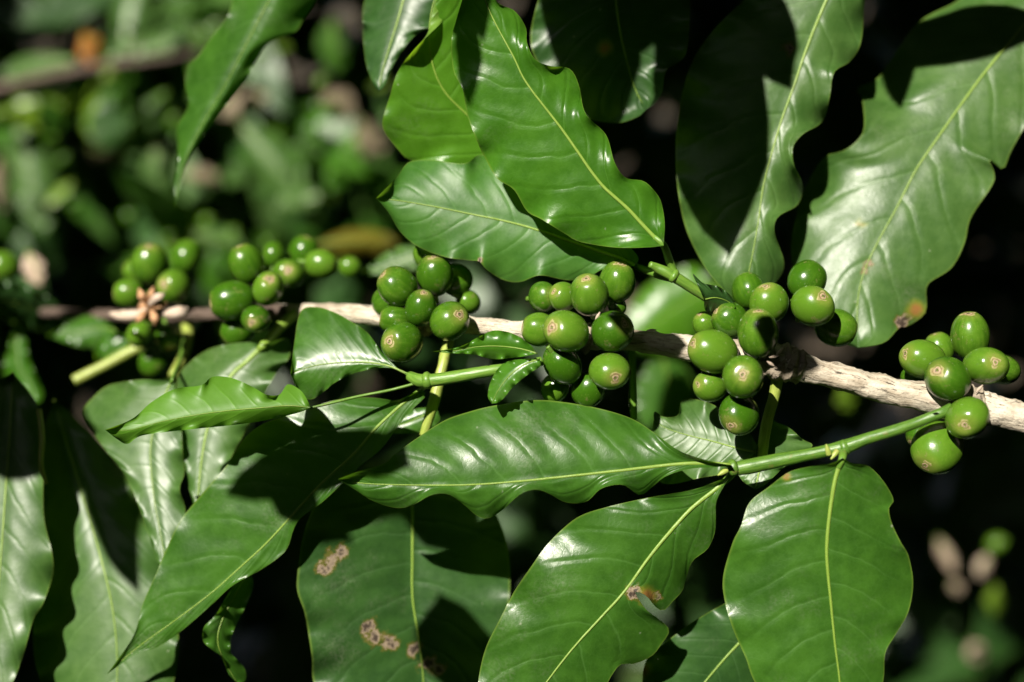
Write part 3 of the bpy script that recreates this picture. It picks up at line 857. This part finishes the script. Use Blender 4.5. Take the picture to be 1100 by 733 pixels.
s3 = shoot('pale green shoot with a knobbly cut end holding the two upper leaves',
      [(786, 338, -3, 5.5), (772, 328, -1, 5.5), (755, 317, 1, 5.5), (735, 304, 3, 6), (718, 294, 4, 6), (706, 288, 4, 5), (698, 284, 5, 3.2)], M_TWIG,
      nodes=[(724, 297, 4, 6.8, 3, 2)])
shoot('yellow-green upright stem rising to the branch below the fourth cluster',
      [(836, 400, 4, 7), (832, 425, 2, 6), (826, 445, 1, 6), (821, 470, 0, 6), (818, 500, -2, 5)], M_YSTEM)
shoot('yellow-green stem hanging behind the third cluster',
      [(484, 358, -22, 6), (476, 390, -16, 6), (468, 425, -14, 6.5), (462, 445, -14, 6), (455, 468, -15, 5)], M_YSTEM)
shoot('pale blurred cut stem sticking out beside the withered flower',
      [(152, 372, -74, 6.5), (138, 379, -74, 7), (110, 394, -73, 7), (80, 409, -72, 7)], M_YSTEM)
shoot('yellowish blurred stem below the leftmost cherry cluster',
      [(198, 340, -72, 6), (202, 362, -68, 7), (198, 380, -66, 6.5), (186, 404, -60, 6)], M_YSTEM, lump=0.2)
shoot('thin dim green stem behind the middle cluster',
      [(679, 372, -14, 4), (680, 405, -16, 4), (681, 450, -18, 4)], M_TWIG)
shoot('thin blurred dry stem in front of the leaf at the left edge',
      [(42, 440, -32, 3), (45, 470, -30, 3.5), (44, 500, -28, 3), (50, 520, -28, 2)], M_YSTEM)


# ------------------------------------------------------------------ cherries
def cherry(label, cx, cy, z, r, crown=None, el=1.14, group='green coffee cherries along the branch', dark=0, facing=1, cr=0.32):
    """crown: photo pixel of the crown, or an (x, y) direction tuple when hidden ('h', dx, dy, dz)"""
    rs = random.Random(int(cx * 31 + cy * 17))
    if crown is None:
        crown = ('h', rs.uniform(-0.5, 0.5), rs.uniform(-0.5, 0.5), -0.8)
    if crown[0] == 'h':
        ax = Vector((crown[1], -crown[2], crown[3])).normalized()
    else:
        dx, dy = (crown[0] - cx) / (r * 1.04), -(crown[1] - cy) / (r * 1.04)
        q = math.hypot(dx, dy)
        if q > 0.96:
            dx *= 0.96 / q; dy *= 0.96 / q; q = 0.96
        ax = Vector((dx, dy, math.sqrt(max(0, 1 - q * q)))).normalized()
    c = c3(cx, cy, z)
    kz = (DIST * 1000 - z) / (DIST * 1000)
    rm = r * PX * kz
    b = rm * 1.04 * rs.uniform(0.95, 1.05) / el ** 0.42 * (1 + 0.03 * rs.uniform(-1, 1)); a = b * el
    s = ax.cross(Vector((0, 0, 1)) if abs(ax.z) < 0.9 else Vector((1, 0, 0))).normalized()
    t = ax.cross(s)
    nth, nph = 26, 30
    V, F, U = [], [], []
    ph0 = rs.uniform(0, 6)
    sx = rs.uniform(0.93, 1.07)
    for i in range(nth + 1):
        th = math.pi * i / nth
        for k in range(nph):
            ph = 2 * math.pi * k / nph
            rad = b * math.sin(th) ** 0.96 if 0 < i < nth else 0.0
            ht = a * math.cos(th)
            if ht > a * 0.90:                      # flattened at the crown
                ht = a * 0.90 + (ht - a * 0.90) * 0.25
            if ht < -a * 0.88:
                rad *= 0.96
            wob = 1 + 0.028 * math.sin(2 * ph + ph0) * math.sin(th) + 0.014 * noise.noise(Vector((math.sin(th) * math.cos(ph), math.sin(th) * math.sin(ph), math.cos(th))) * 1.6 + Vector((cx, cy, 0)))
            V.append(c + ax * ht * wob + (s * math.cos(ph) * sx + t * math.sin(ph) / sx) * rad * wob)
            U.append((i / nth, k / nph))
    for i in range(nth):
        for k in range(nph):
            k2 = (k + 1) % nph
            F.append((i * nph + k, (i + 1) * nph + k, (i + 1) * nph + k2, i * nph + k2))
    n_ = (V[F[300][1]] - V[F[300][0]]).cross(V[F[300][2]] - V[F[300][0]])
    if n_.dot(V[F[300][0]] - c) < 0:
        F = [f[::-1] for f in F]
    root = empty('coffee_cherry', c - ax * a)
    tag(root, label, 'cherry', group)
    mesh_ob('skin', V, F, M_CHERRY, root, U)
    KEEP.append(c + SUN_V * rm)
    # crown: scar disc with a raised ring and a sunken pore
    prof = [(0.0, -0.03), (0.10, -0.02), (0.16, 0.035), (0.30, 0.05), (0.42, 0.03), (0.52, 0.015), (0.66, 0.05), (0.82, 0.045), (0.94, 0.015), (1.0, -0.05)]
    R0 = b * cr * rs.uniform(0.8, 1.22)
    V, F, U = [], [], []
    base = c + ax * a * 0.917
    ns = 22
    for (pr_, h) in prof:
        for k in range(ns):
            ph = 2 * math.pi * k / ns
            j = 1 + 0.15 * math.sin(3 * ph + ph0) * pr_ + 0.10 * math.sin(5 * ph - ph0) * pr_ + 0.06 * math.sin(7 * ph + 2 * ph0) * pr_
            hh = h * R0 * 1.5 - (pr_ * R0) ** 2 / (2 * b) * 0.55 * (pr_ > 0.5)
            V.append(base + ax * hh + (s * math.cos(ph) + t * math.sin(ph)) * R0 * pr_ * j)
            U.append((pr_, k / ns))
    for i in range(len(prof) - 1):
        for k in range(ns):
            k2 = (k + 1) % ns
            F.append((i * ns + k, (i + 1) * ns + k, (i + 1) * ns + k2, i * ns + k2))
    if ((V[F[60][1]] - V[F[60][0]]).cross(V[F[60][2]] - V[F[60][0]])).dot(ax) < 0:
        F = [f[::-1] for f in F]
    mesh_ob('crown', V, F, M_CROWN, root, U)
    q0 = c - ax * a * 0.95
    tube('stalk', [q0, q0 - ax * 1.2, q0 - ax * 2.6 + Vector((0, 0, -0.5))], [1.0, 0.8, 0.9], M_TWIG, root, seg=8, n=8)
    return root


CH = [
    # rightmost cluster
    (1042, 361, -1, 23.5, (1038, 336), 1.25, 'topmost upright cherry of the rightmost cluster, tan crown on its top'),
    (1009, 374, -13, 16, ('h', -.3, -.8, .1), 1.12, 'half hidden cherry peeping out between the two upper cherries of the rightmost cluster'),
    (991, 386, 5, 22, (971, 380), 1.22, 'cherry lying on its side above the bark in the rightmost cluster'),
    (1018, 407, 17, 25, (1001, 397), 1.12, 'plump front cherry over the branch in the rightmost cluster, pale crown to upper left'),
    (1059, 393, 11, 22.5, (1062, 389), 1.1, 'cherry facing the viewer with a ringed pale crown, right side of the rightmost cluster'),
    (1076, 397, -6, 19, ('h', .6, .2, -.5), 1.2, 'dark shaded cherry behind the ringed one at the far right of the cluster'),
    (1039, 449, 21, 24, (1029, 456), 1.08, 'front cherry below the branch with a pale button crown, beside the green shoot'),
    (1007, 481, 10, 27, (990, 498), 1.2, 'largest and lowest cherry of the rightmost cluster, brown crown at lower left'),
    (988, 466, 0, 14, ('h', -.5, .5, .2), 1.1, 'cherry mostly hidden behind the lowest one under the green shoot'),
    (979, 404, -8, 11, ('h', -.5, .5, -.2), 1.1, 'sliver of a cherry showing just above the bark in the rightmost cluster'),
    # cluster by the upper shoot
    (804, 313, -8, 18.5, ('h', -.2, -.8, -.3), 1.1, 'hindmost cherry at the top of the fourth cluster without a visible crown'),
    (826, 326, 3, 21.5, (820, 307), 1.12, 'cherry with a brown crown just behind the upright one in the fourth cluster'),
    (867, 301, -5, 21.5, ('h', .5, -.7, -.2), 1.14, 'cherry tucked above its neighbour before the wide grey-green leaf, no crown showing'),
    (873, 329, 8, 22, (881, 318), 1.05, 'round cherry with a dark brown crown in front of the wide grey-green leaf'),
    (898, 352, -4, 21.5, ('h', .8, .2, .1), 1.15, 'cherry almost black in shade, lower right of the brown crowned one'),
    (784, 344, 1, 18.5, ('h', -.6, -.4, .1), 1.12, 'smooth cherry left of the upright middle one in the fourth cluster'),
    (814, 358, 15, 23.5, (813, 335), 1.2, 'upright egg-shaped cherry with its tan crown on top, middle of the fourth cluster'),
    (766, 378, 12, 24, (744, 370), 1.25, 'large cherry lying sideways over the branch at the left of the fourth cluster'),
    (798, 405, 21, 22, (794, 402), 1.05, 'round cherry showing its ringed crown straight to the viewer, below the upright one'),
    (763, 415, 8, 17.5, (748, 412), 1.15, 'smaller cherry with its crown at its left end under the large sideways one'),
    (794, 445, 13, 21, (783, 456), 1.12, 'lowest cherry of the fourth cluster, crown pointing at the grey leaf'),
    (757, 348, -9, 12.5, ('h', -.3, -.5, .2), 1.05, 'pale little cherry peeping from behind the fourth cluster'),
    # middle cluster
    (583, 319, -4, 15, (593, 318), 1.1, 'small cherry at the upper left end of the middle cluster'),
    (605, 319, 0, 16, (594, 313), 1.1, 'cherry squeezed behind the large upturned one in the middle cluster'),
    (633, 317, 9, 22, (629, 300), 1.14, 'large upturned cherry with a ringed crown in the upper middle cluster'),
    (663, 303, -4, 21.5, (666, 283), 1.15, 'highest cherry of the middle cluster, flat tan crown on top'),
    (579, 354, 3, 18, ('h', -.7, -.1, .1), 1.12, 'cherry at the left of the middle cluster beside the lit bark, crown hidden'),
    (608, 356, 15, 23.5, (592, 352), 1.1, 'plump cherry with a pale crown at its left, centre of the middle cluster'),
    (658, 356, 13, 22.5, (671, 347), 1.04, 'round cherry with a black pitted crown at upper right, over the bark'),
    (655, 399, 14, 20.5, (660, 406), 1.04, 'round cherry with a grey ringed crown at lower right, below the pitted one'),
    (604, 392, 7, 21, ('h', .4, .5, -.5), 1.2, 'cherry lying on its side above the scalloped leaf, shaded beneath by its own curve'),
    (632, 419, 3, 17, ('h', -.3, .7, -.3), 1.15, 'narrow cherry hanging behind the grey crowned one above the leaf rim'),
    (596, 417, -4, 15, ('h', -.2, .7, -.3), 1.1, 'half dark cherry at the bottom left of the middle cluster'),
    (663, 329, -7, 10, ('h', .5, .5, -.3), 1.0, 'tiny dark cherry deep in the shade between two round ones'),
    # third cluster
    (427, 308, -14, 21.5, (411, 295), 1.1, 'large cherry at the upper left of the third cluster, crown at its upper left'),
    (416, 324, -24, 16, ('h', -.5, .3, -.3), 1.1, 'sliver of a cherry behind the large upper left one of the third cluster'),
    (457, 274, -30, 13, ('h', -.2, -.8, .2), 1.1, 'small cherry glinting behind the tallest one under the pale leaf'),
    (467, 296, -19, 20.5, (466, 277), 1.2, 'tallest cherry of the third cluster with a tan crown at its top'),
    (452, 331, -8, 18.5, (456, 315), 1.2, 'slim cherry in the centre of the third cluster, crown tipped up'),
    (483, 345, -5, 21.5, (495, 338), 1.06, 'round cherry with a pierced brown crown at the right of the third cluster'),
    (425, 344, -15, 16.5, ('h', -.7, -.1, .1), 1.15, 'cherry above the lowest one at the left of the third cluster, crown hidden'),
    (432, 368, -6, 21.5, (420, 367), 1.1, 'lowest plump cherry of the third cluster with a faint pale crown'),
    (490, 301, -27, 17, ('h', .6, -.2, -.4), 1.1, 'cherry in deep shade under the pale leaf, right of the tallest one'),
    (503, 324, -28, 12, ('h', .6, .3, -.4), 1.1, 'barely visible shaded cherry at the right rim of the third cluster'),
    # second cluster (soft)
    (265, 284, -46, 20.5, ('h', -.3, -.8, .2), 1.25, 'softly blurred egg-shaped cherry at the top left of the second cluster'),
    (250, 323, -42, 21, ('h', -.8, .1, .2), 1.25, 'softly blurred cherry lying level at the left of the second cluster'),
    (288, 310, -40, 16.5, (292, 301), 1.1, 'blurred cherry with a brown crown in the middle of the second cluster'),
    (275, 343, -37, 16, (273, 347), 1.1, 'blurred cherry with a pale crown towards the viewer, low in the second cluster'),
    (256, 355, -46, 16.5, ('h', -.6, .4, .1), 1.2, 'lowest blurred cherry of the second cluster, above the pale leaf'),
    (310, 294, -50, 16, (312, 291), 1.05, 'blurred cherry with a whitish crown at the right of the second cluster'),
    (294, 274, -60, 14, ('h', 0, -.8, -.2), 1.1, 'blurred cherry behind the egg-shaped one of the second cluster'),
    (326, 271, -64, 17, ('h', .2, -.6, .1), 1.15, 'blurred cherry standing high at the back right of the second cluster'),
    (345, 284, -55, 17.5, ('h', .7, .1, .1), 1.15, 'blurred rightmost lit cherry of the second cluster'),
    (376, 287, -66, 12, ('h', .5, .2, -.2), 1.1, 'dim blurred cherry off the right end of the second cluster'),
    # leftmost cluster (soft)
    (161, 284, -68, 21, (163, 265), 1.2, 'blurred upright cherry above the withered flower'),
    (147, 292, -78, 15, ('h', -.6, -.3, .1), 1.1, 'blurred cherry half hidden left of the upright one over the flower'),
    (138, 315, -66, 17, ('h', -.7, .0, .2), 1.1, 'blurred cherry at the left end beside the withered flower'),
    (200, 276, -78, 18, ('h', .2, -.7, -.2), 1.15, 'blurred cherry at the top right of the leftmost cluster'),
    (187, 308, -64, 18.5, (179, 306), 1.08, 'blurred cherry with a brownish crown touching the withered flower'),
    (150, 359, -66, 14, ('h', -.4, .5, .2), 1.1, 'blurred little cherry just under the withered flower'),
    (180, 362, -64, 14.5, ('h', .2, .7, .3), 1.1, 'blurred yellowish cherry under the withered flower, beside the stem'),
    (165, 389, -72, 17, ('h', -.2, .8, .1), 1.1, 'blurred dark cherry lowest under the withered flower'),
    (4, 286, -110, 18, ('h', -.5, -.2, .2), 1.1, 'blurred cherry cut by the left edge of the picture'),
]
for (x, y, z, r, cr_, el, lab) in CH:
    cherry(lab, x, y, z, r, cr_, el)

# ------------------------------------------------------------------ withered flower on the leftmost cluster
fl = empty('withered_flower', c3(160, 330, -58))
tag(fl, 'withered brown coffee flower with two pale dry petals in the leftmost cluster', 'flower')
V, F, U = tube_geo([c3(160, 340, -60), c3(159, 330, -56), c3(160, 318, -53)], [2.6, 3.2, 1.0], seg=12, lump=0.5, lump_scale=1.6, n=14)
mesh_ob('flower_heart', V, F, M_WITHER, fl, U)
KEEP += V[::9]
for (pts, rr, mt) in [([(158, 332, -54), (146, 338, -54), (132, 339, -55), (118, 337, -58)], [.8, 2.2, 2.5, .8], M_PETAL),
                      ([(176, 338, -52), (186, 336, -51), (196, 334, -51), (203, 331, -53)], [.8, 2.4, 2.3, .6], M_PETAL),
                      ([(160, 328, -54), (166, 322, -50), (172, 318, -49), (177, 315, -50)], [1, 2.0, 1.6, .4], M_PETAL),
                      ([(158, 326, -54), (152, 318, -52), (149, 310, -54)], [1, 1.9, .4], M_WITHER),
                      ([(160, 326, -54), (162, 316, -51), (165, 308, -53)], [1, 1.6, .4], M_WITHER),
                      ([(162, 334, -54), (166, 342, -52), (166, 350, -53)], [1, 2.0, .5], M_WITHER),
                      ([(156, 334, -54), (150, 342, -52), (146, 347, -54)], [1, 1.7, .4], M_WITHER),
                      ([(163, 330, -54), (172, 328, -51), (180, 325, -52)], [1, 1.7, .4], M_WITHER)]:
    rr = [q * 0.78 for q in rr]
    tube('petal', [c3(*p) for p in pts], rr, mt, fl, seg=10, n=18, flat=0.45, lump=0.2, lump_scale=1.0)
    KEEP.append(c3(*pts[1]))

# ------------------------------------------------------------------ blurred sunlit things behind
G_FAR = 'sunlit blurred leaves behind the branch'


def far_leaf(label, x, y, z, ln, wd, ang, mat, tilt=(0.15, 0.2), lit=True):
    """ang: direction base -> tip in the picture, degrees, 0 = right, 90 = down"""
    a = R(ang)
    d = np.array((math.cos(a), math.sin(a))); n = np.array((-d[1], d[0]))
    c = np.array((x, y), float)
    st = [(-.5, 0), (-.3, .62), (-.1, .95), (.1, 1.0), (.28, .72), (.42, .3), (.5, 0)]
    rs = random.Random(int(x * 3 + y * 7))
    mid = [tuple(c + d * ln * s + n * wd * 0.12 * math.sin(s * 3 + x)) for s, _ in st]
    lf = [tuple(c + d * ln * s - n * wd * 0.5 * w * rs.uniform(.9, 1.1)) for s, w in st[1:-1]]
    rt = [tuple(c + d * ln * s + n * wd * 0.5 * w * rs.uniform(.9, 1.1)) for s, w in st[1:-1]]
    leaf(label, mid, lf, rt, z, tilt, mat=mat, camber=(-6, -6), bend=-8, quilt=1.0, wav=2.0, nwav=3, nu=40, nv=8, rib=1.0, group=G_FAR, lit=lit)


for args in [
    ('blurred grey-green leaf lying along the brown twig at the left edge', 40, 74, -480, 84, 32, 170, M_GREY, (0.2, 0.28)),
    ('blurred grey-green leaf beyond the orange leaf on the brown twig', 152, 54, -500, 84, 30, -14, M_GREY, (0.2, 0.28)),
    ('blurred grey-green leaf pointing up above the brown twig', 142, 12, -520, 75, 40, -70, M_GREY, (0.15, 0.2)),
    ('blurred orange withered leaf on the brown twig', 97, 52, -470, 40, 26, 80, M_ORANGE, (0, 0)),
    ('blurred olive leaf hanging below the brown twig near the left edge', 48, 112, -500, 100, 46, 165, M_LIME, (-0.5, -0.5)),
    ('blurred bright lime leaf hanging straight below the orange leaf', 110, 112, -480, 84, 38, 108, M_LIME, (0.1, 0.15)),
    ('blurred pale leaf drooping low at the left edge above the dark hollow', 32, 190, -500, 130, 52, 74, M_GREY, (0.2, 0.25)),
    ('blurred greyish leaf between the lime leaf and the drooping long leaf', 160, 128, -510, 70, 34, 130, M_GREY, (0.15, 0.22)),
    ('blurred pale oval leaf behind the tip of the drooping long leaf', 170, 190, -490, 64, 36, 75, M_GREY, (0.2, 0.27)),
    ('large blurred pale leaf slanting right of the drooping long leaf', 292, 172, -480, 112, 46, 55, M_GREY, (0.2, 0.27)),
    ('blurred bright green leaf in the gap left of the broad pale leaf', 372, 172, -500, 80, 36, 120, M_FRESH, (-0.1, 0)),
    ('blurred tan dead leaf behind the middle of the drooping long leaf', 262, 112, -510, 60, 30, 160, M_DRY, (0, 0)),
    ('blurred pinkish dead leaf in the gap beside the yellow-green leaf', 362, 112, -500, 44, 34, 30, M_DRY, (-.3, -.3)),
    ('blurred pinkish dead leaf touching the rim of the yellow-green leaf', 398, 150, -490, 52, 30, 70, M_DRY, (-.3, -.3)),
    ('blurred yellow leaf lying under the broad pale leaf', 382, 262, -300, 92, 30, -4, M_YELLOW, (-0.2, -0.1)),
    ('blurred tan dead leaf right of the drooping leaf tip', 216, 190, -520, 44, 20, 10, M_DRY, (-.2, -.2)),
    ('blurred brown dead leaf standing at the left edge', 2, 195, -500, 60, 24, 90, M_DRY, (-.5, -.5)),
    ('blurred brown dead leaf in the hollow under the lime leaf', 110, 162, -520, 40, 22, 20, M_DRY, (-.6, -.6)),
    ('blurred dim green leaf left of the narrow dark leaf', 358, 50, -520, 60, 32, 80, M_LEAF, (0, 0)),
    ('blurred green leaf at the top beside the drooping long leaf', 216, 40, -530, 60, 36, 150, M_LEAF, (0.1, 0.2)),
    ('blurred grey leaf above the second cherry cluster', 320, 216, -470, 60, 30, 160, M_GREY, (0.15, 0.2)),
    ('blurred pale green leaf just above the leftmost cluster', 236, 258, -420, 60, 28, 20, M_GREY, (0.1, 0.2)),
    ('blurred small white dead leaf beside the cherry at the left edge', 36, 288, -150, 40, 24, 70, M_STRAW, (0.1, 0.15)),
    ('blurred dim leaf below the branch right of the fourth cluster', 640, 500, -330, 40, 30, 80, M_LEAF, (0, 0)),
    ('blurred little green leaf under the lit bark of the branch', 908, 428, -260, 30, 22, 80, M_LIME, (-0.2, -0.2)),
    ('blurred tan dead leaf low at the right edge', 1048, 700, -620, 24, 20, 60, M_STRAW, (-0.1, 0)),
    ('blurred tan dead leaf leaning in the dark at the lower right', 1016, 596, -500, 42, 15, 65, M_STRAW, (0.1, 0.1)),
    ('blurred small tan scrap below the leaning dead leaf', 1027, 631, -500, 17, 14, 60, M_STRAW, (0, 0)),
    ('blurred tan scrap beneath the green berry at the lower right', 1056, 608, -510, 27, 15, 110, M_STRAW, (0, 0)),
    ('blurred dim olive leaf at the lower right under the tan scraps', 1068, 645, -520, 34, 18, 90, M_LIME, (-.6, -.6)),
]:
    far_leaf(*args)

far_ch = [(175, 105, 'at the left of the drooping long leaf'), (55, 152, 'upper of the pair at the left in the bokeh'), (68, 172, 'lower of the pair at the left in the bokeh'), (80, 222, 'dim one in the dark hollow at the left'),
          (138, 234, 'pinkish one in the dark hollow above the leftmost cluster'), (222, 238, 'below the tip of the drooping long leaf'), (180, 256, 'touching the top of the leftmost cluster'), (250, 252, 'pale one just above the second cluster'),
          (288, 262, 'greyish one behind the second cluster'), (345, 88, 'in the gap left of the narrow dark leaf'), (1070, 584, 'above the tan scrap at the lower right'), (280, 62, 'behind the rim of the drooping long leaf'), (186, 128, 'under the other one by the drooping long leaf')]
for i, (x, y, lab) in enumerate(far_ch):
    cherry('far blurred coffee cherry, ' + lab, x, y, -430 if x < 1000 else -460, (6.5, 8.5, 7.5)[i % 3] if x < 1000 else 9, ('h', -.3, .2, -.4), 1.1, group='far blurred cherries')

tw = empty('dry_twig', c3(-40, 102, -460))
tag(tw, 'blurred brown twig crossing the upper left corner below the orange leaf', 'twig', 'bare brown twigs')
V, F, U = tube_geo([c3(-40, 104, -460), c3(20, 90, -462), c3(70, 78, -465), (c3(120, 70, -470)), c3(180, 62, -475), c3(240, 50, -485)], [3.4, 3.2, 3, 2.6, 2.2, 1.5], seg=14, lump=0.2, n=60)
mesh_ob('bark_stem', V, F, M_BARK2, tw, U)
KEEP += V[::40]
for pts in ([(70, 78, -465), (90, 66, -468), (98, 50, -470)], [(120, 70, -470), (140, 60, -480), (150, 40, -500)]):
    tube('side_twig', [c3(*p) for p in pts], [2, 1.4, 0.8], M_BARK2, tw, seg=10, n=14)

# ------------------------------------------------------------------ the rest of the bush, and unseen leaves added for shade
def leaf_card(V, F, U, base, dirv, nrm, ln, wd, rs):
    """one curved leaf of 2 x 8 faces into a mass of foliage (camera mm)"""
    dirv = dirv.normalized()
    side = dirv.cross(nrm).normalized()
    nrm = side.cross(dirv)
    n = 8
    b0 = len(V)
    dr = rs.uniform(0.05, 0.35) * ln
    ph = rs.uniform(0, 6)
    for i in range(n + 1):
        u = i / n
        w = wd * 0.5 * (math.sin(math.pi * min(1, u ** 0.85)) ** 0.8) if 0 < i < n else 0.01
        c = base + dirv * ln * u - nrm * dr * u * u
        rf = 0.10 * wd * math.sin(ph + u * 14)
        V.append(c - side * w - nrm * (0.12 * w - rf)); V.append(c + nrm * 0.0); V.append(c + side * w - nrm * (0.12 * w + rf))
        U.extend([(u, 0.0), (u, 0.5), (u, 1.0)])
    for i in range(n):
        for k in range(2):
            a = b0 + i * 3 + k
            F.append((a, a + 1, a + 4, a + 3))


rs = random.Random(11)
# dark mass behind
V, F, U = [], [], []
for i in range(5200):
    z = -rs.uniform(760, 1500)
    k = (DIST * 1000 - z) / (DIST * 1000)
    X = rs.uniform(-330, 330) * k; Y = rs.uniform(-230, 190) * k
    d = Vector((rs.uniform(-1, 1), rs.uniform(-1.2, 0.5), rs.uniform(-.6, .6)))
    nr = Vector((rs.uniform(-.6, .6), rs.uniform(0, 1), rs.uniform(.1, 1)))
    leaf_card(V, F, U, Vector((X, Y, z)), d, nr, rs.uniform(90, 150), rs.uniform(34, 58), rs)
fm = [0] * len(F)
# nearer sprays that catch some sun at the upper left
EXC = ((130, 205, 66, 46), (20, 20, 54, 34), (240, 150, 40, 30), (175, 88, 46, 18), (330, 232, 70, 26), (340, 40, 28, 60), (50, 258, 80, 30), (200, 235, 60, 22), (250, 205, 40, 16))
for i in range(170):
    z = -rs.uniform(560, 780)
    k = (DIST * 1000 - z) / (DIST * 1000)
    X = (rs.uniform(-60, 450) - 550) * PX * k; Y = (366 - rs.uniform(-60, 300)) * PX * k
    qx, qy = X / PX / k + 550, 366 - Y / PX / k
    if any(((qx - a) / c_) ** 2 + ((qy - b) / d_) ** 2 < 1.2 for a, b, c_, d_ in EXC): continue
    n0 = len(F)
    leaf_card(V, F, U, Vector((X, Y, z)), Vector((rs.uniform(-1, 1), rs.uniform(-1.2, .5), rs.uniform(-.5, .5))), Vector((rs.uniform(-.8, .6), rs.uniform(-.3, 1), rs.uniform(.1, 1))), rs.uniform(60, 110), rs.uniform(24, 42), rs)
    fm += [rs.choice((0, 0, 0, 1, 1, 2))] * (len(F) - n0)
for i in range(210):
    z = -rs.uniform(440, 640)
    k = (DIST * 1000 - z) / (DIST * 1000)
    X = (rs.uniform(-40, 430) - 550) * PX * k; Y = (366 - rs.uniform(-20, 280)) * PX * k
    qx, qy = X / PX / k + 550, 366 - Y / PX / k
    if any(((qx - a) / c_) ** 2 + ((qy - b) / d_) ** 2 < 1 for a, b, c_, d_ in EXC): continue
    n0 = len(F)
    ln_ = rs.choice((9, 12, 16, 24, 34))
    leaf_card(V, F, U, Vector((X, Y, z)), Vector((rs.uniform(-1, 1), rs.uniform(-1.2, .5), rs.uniform(-.5, .5))), Vector((rs.uniform(-.9, .4), rs.uniform(-.3, 1), rs.uniform(.1, 1))), ln_, ln_ * rs.uniform(.35, .7), rs)
    fm += [rs.choice((0, 0, 1, 2, 2, 3, 4))] * (len(F) - n0)
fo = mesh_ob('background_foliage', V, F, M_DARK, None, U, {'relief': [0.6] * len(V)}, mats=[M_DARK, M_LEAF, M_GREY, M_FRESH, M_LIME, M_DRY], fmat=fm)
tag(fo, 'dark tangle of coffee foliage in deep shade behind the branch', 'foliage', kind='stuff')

# unseen leaves added overhead to shade what lies behind the branch
K = np.array([list(v) for v in KEEP])
S = np.array(list(SUN_V))
V, F, U = [], [], []
made = 0
for i in range(9000):
    # a point of the shaded hollow, followed towards the sun until it is above the picture
    z = -rs.uniform(600, 1500)
    k = (DIST * 1000 - z) / (DIST * 1000)
    Pp = Vector((rs.uniform(-330, 330) * k, rs.uniform(-230, 190) * k, z))
    t = (rs.uniform(330, 560) - Pp.y) / SUN_V.y
    if t <= 0: continue
    c = Pp + SUN_V * t
    top = (DIST * 1000 - c.z) * 0.24 + 70
    if c.y < top or c.z > 330: continue
    ln = rs.uniform(95, 150); wd = rs.uniform(38, 58)
    rel = np.array(list(c)) - K
    tt = rel @ S
    dd = np.linalg.norm(rel - tt[:, None] * S[None, :], axis=1)
    if np.any((dd < ln * 0.55) & (tt > 0)): continue
    d = Vector((rs.uniform(-1, 1), rs.uniform(-1, .6), rs.uniform(-1, 1)))
    d = (d - SUN_V * d.dot(SUN_V) * 0.6).normalized()
    leaf_card(V, F, U, c - d * ln * 0.5, d, SUN_V + Vector((rs.uniform(-.3, .3), rs.uniform(-.3, .3), rs.uniform(-.3, .3))), ln, wd, rs)
    made += 1
print('overhead leaves', made)


# added unseen leaf shell that cuts sky light, clear of view and sun
for i in range(15000):
    d0 = Vector((rs.gauss(0, 1), rs.gauss(0, 1), rs.gauss(0, 1))).normalized()
    c = Vector((0, 0, 150)) + d0 * rs.uniform(750, 1500)
    if c.z < 450:
        kk = (450 - c.z)
        if abs(c.x) < kk * 0.36 + 260 and abs(c.y) < kk * 0.24 + 200: continue
    if (c - Vector((0, 0, 450))).length < 520: continue
    ln = rs.uniform(110, 170); wd = rs.uniform(46, 70)
    rel = np.array(list(c)) - K
    tt = rel @ S
    dd = np.linalg.norm(rel - tt[:, None] * S[None, :], axis=1)
    if np.any((dd < ln * 0.52) & (tt > 0)): continue
    d = Vector((rs.uniform(-1, 1), rs.uniform(-1, 1), rs.uniform(-1, 1)))
    d = (d - d0 * d.dot(d0) * 0.7).normalized()
    leaf_card(V, F, U, c - d * ln * 0.5, d, -d0, ln, wd, rs)


def shade(x0, y0, x1, y1, wpx, zt, t):
    """one unseen leaf added so its shadow falls from (x0,y0) to (x1,y1) on a blade at depth zt"""
    a = c3(x0, y0, zt) + SUN_V * t; b = c3(x1, y1, zt) + SUN_V * t
    d = b - a
    side = d.normalized().cross(SUN_V)
    leaf_card(V, F, U, a, d, SUN_V, d.length * 1.03, wpx * PX * 1.0, rs)


SH = [(735, -70, 792, 345, 124, -20, 240), (765, -70, 850, 90, 84, -20, 240), (700, 60, 790, 240, 80, -20, 250),
      (622, -80, 650, 150, 104, -27, 240), (600, -20, 675, 110, 60, -27, 240), (690, -40, 690, 60, 60, -27, 240),
      (930, 30, 1150, 40, 90, -43, 240), (950, -30, 970, 130, 46, -43, 240),
      (470, -60, 530, 70, 70, 8, 230), (500, 10, 500, 110, 30, 8, 240),
      (48, 430, 158, 650, 54, -40, 330), (-70, 436, 75, 436, 132, -30, 330), (470, 640, 522, 790, 84, -33, 320), (432, 520, 530, 590, 84, -33, 320),
      (20, 338, 130, 338, 34, -90, 330), (228, 520, 425, 466, 54, -8, 320), (268, 490, 330, 548, 56, 0, 320), (255, 490, 400, 480, 50, 0, 330),
      (672, 372, 752, 382, 44, 2, 200), (822, 378, 890, 400, 40, 8, 220)]
for a in SH:
    shade(*a)
for zb in (-780, -1000, -1250):
    for (xx, yy) in ((1000, 660), (1070, 690), (960, 720), (1080, 620)):
        shade(xx, yy, xx + 60, yy + 30, 90, zb, 900 - zb * 0.25)
co = mesh_ob('added_shade_foliage', V, F, M_DARK, None, U, {'relief': [0.6] * len(V)})  # unseen leaves added above and around, placed to cast shade
tag(co, 'unseen leaves added above and around the branch to shade it and the hollow behind', 'foliage', kind='stuff')
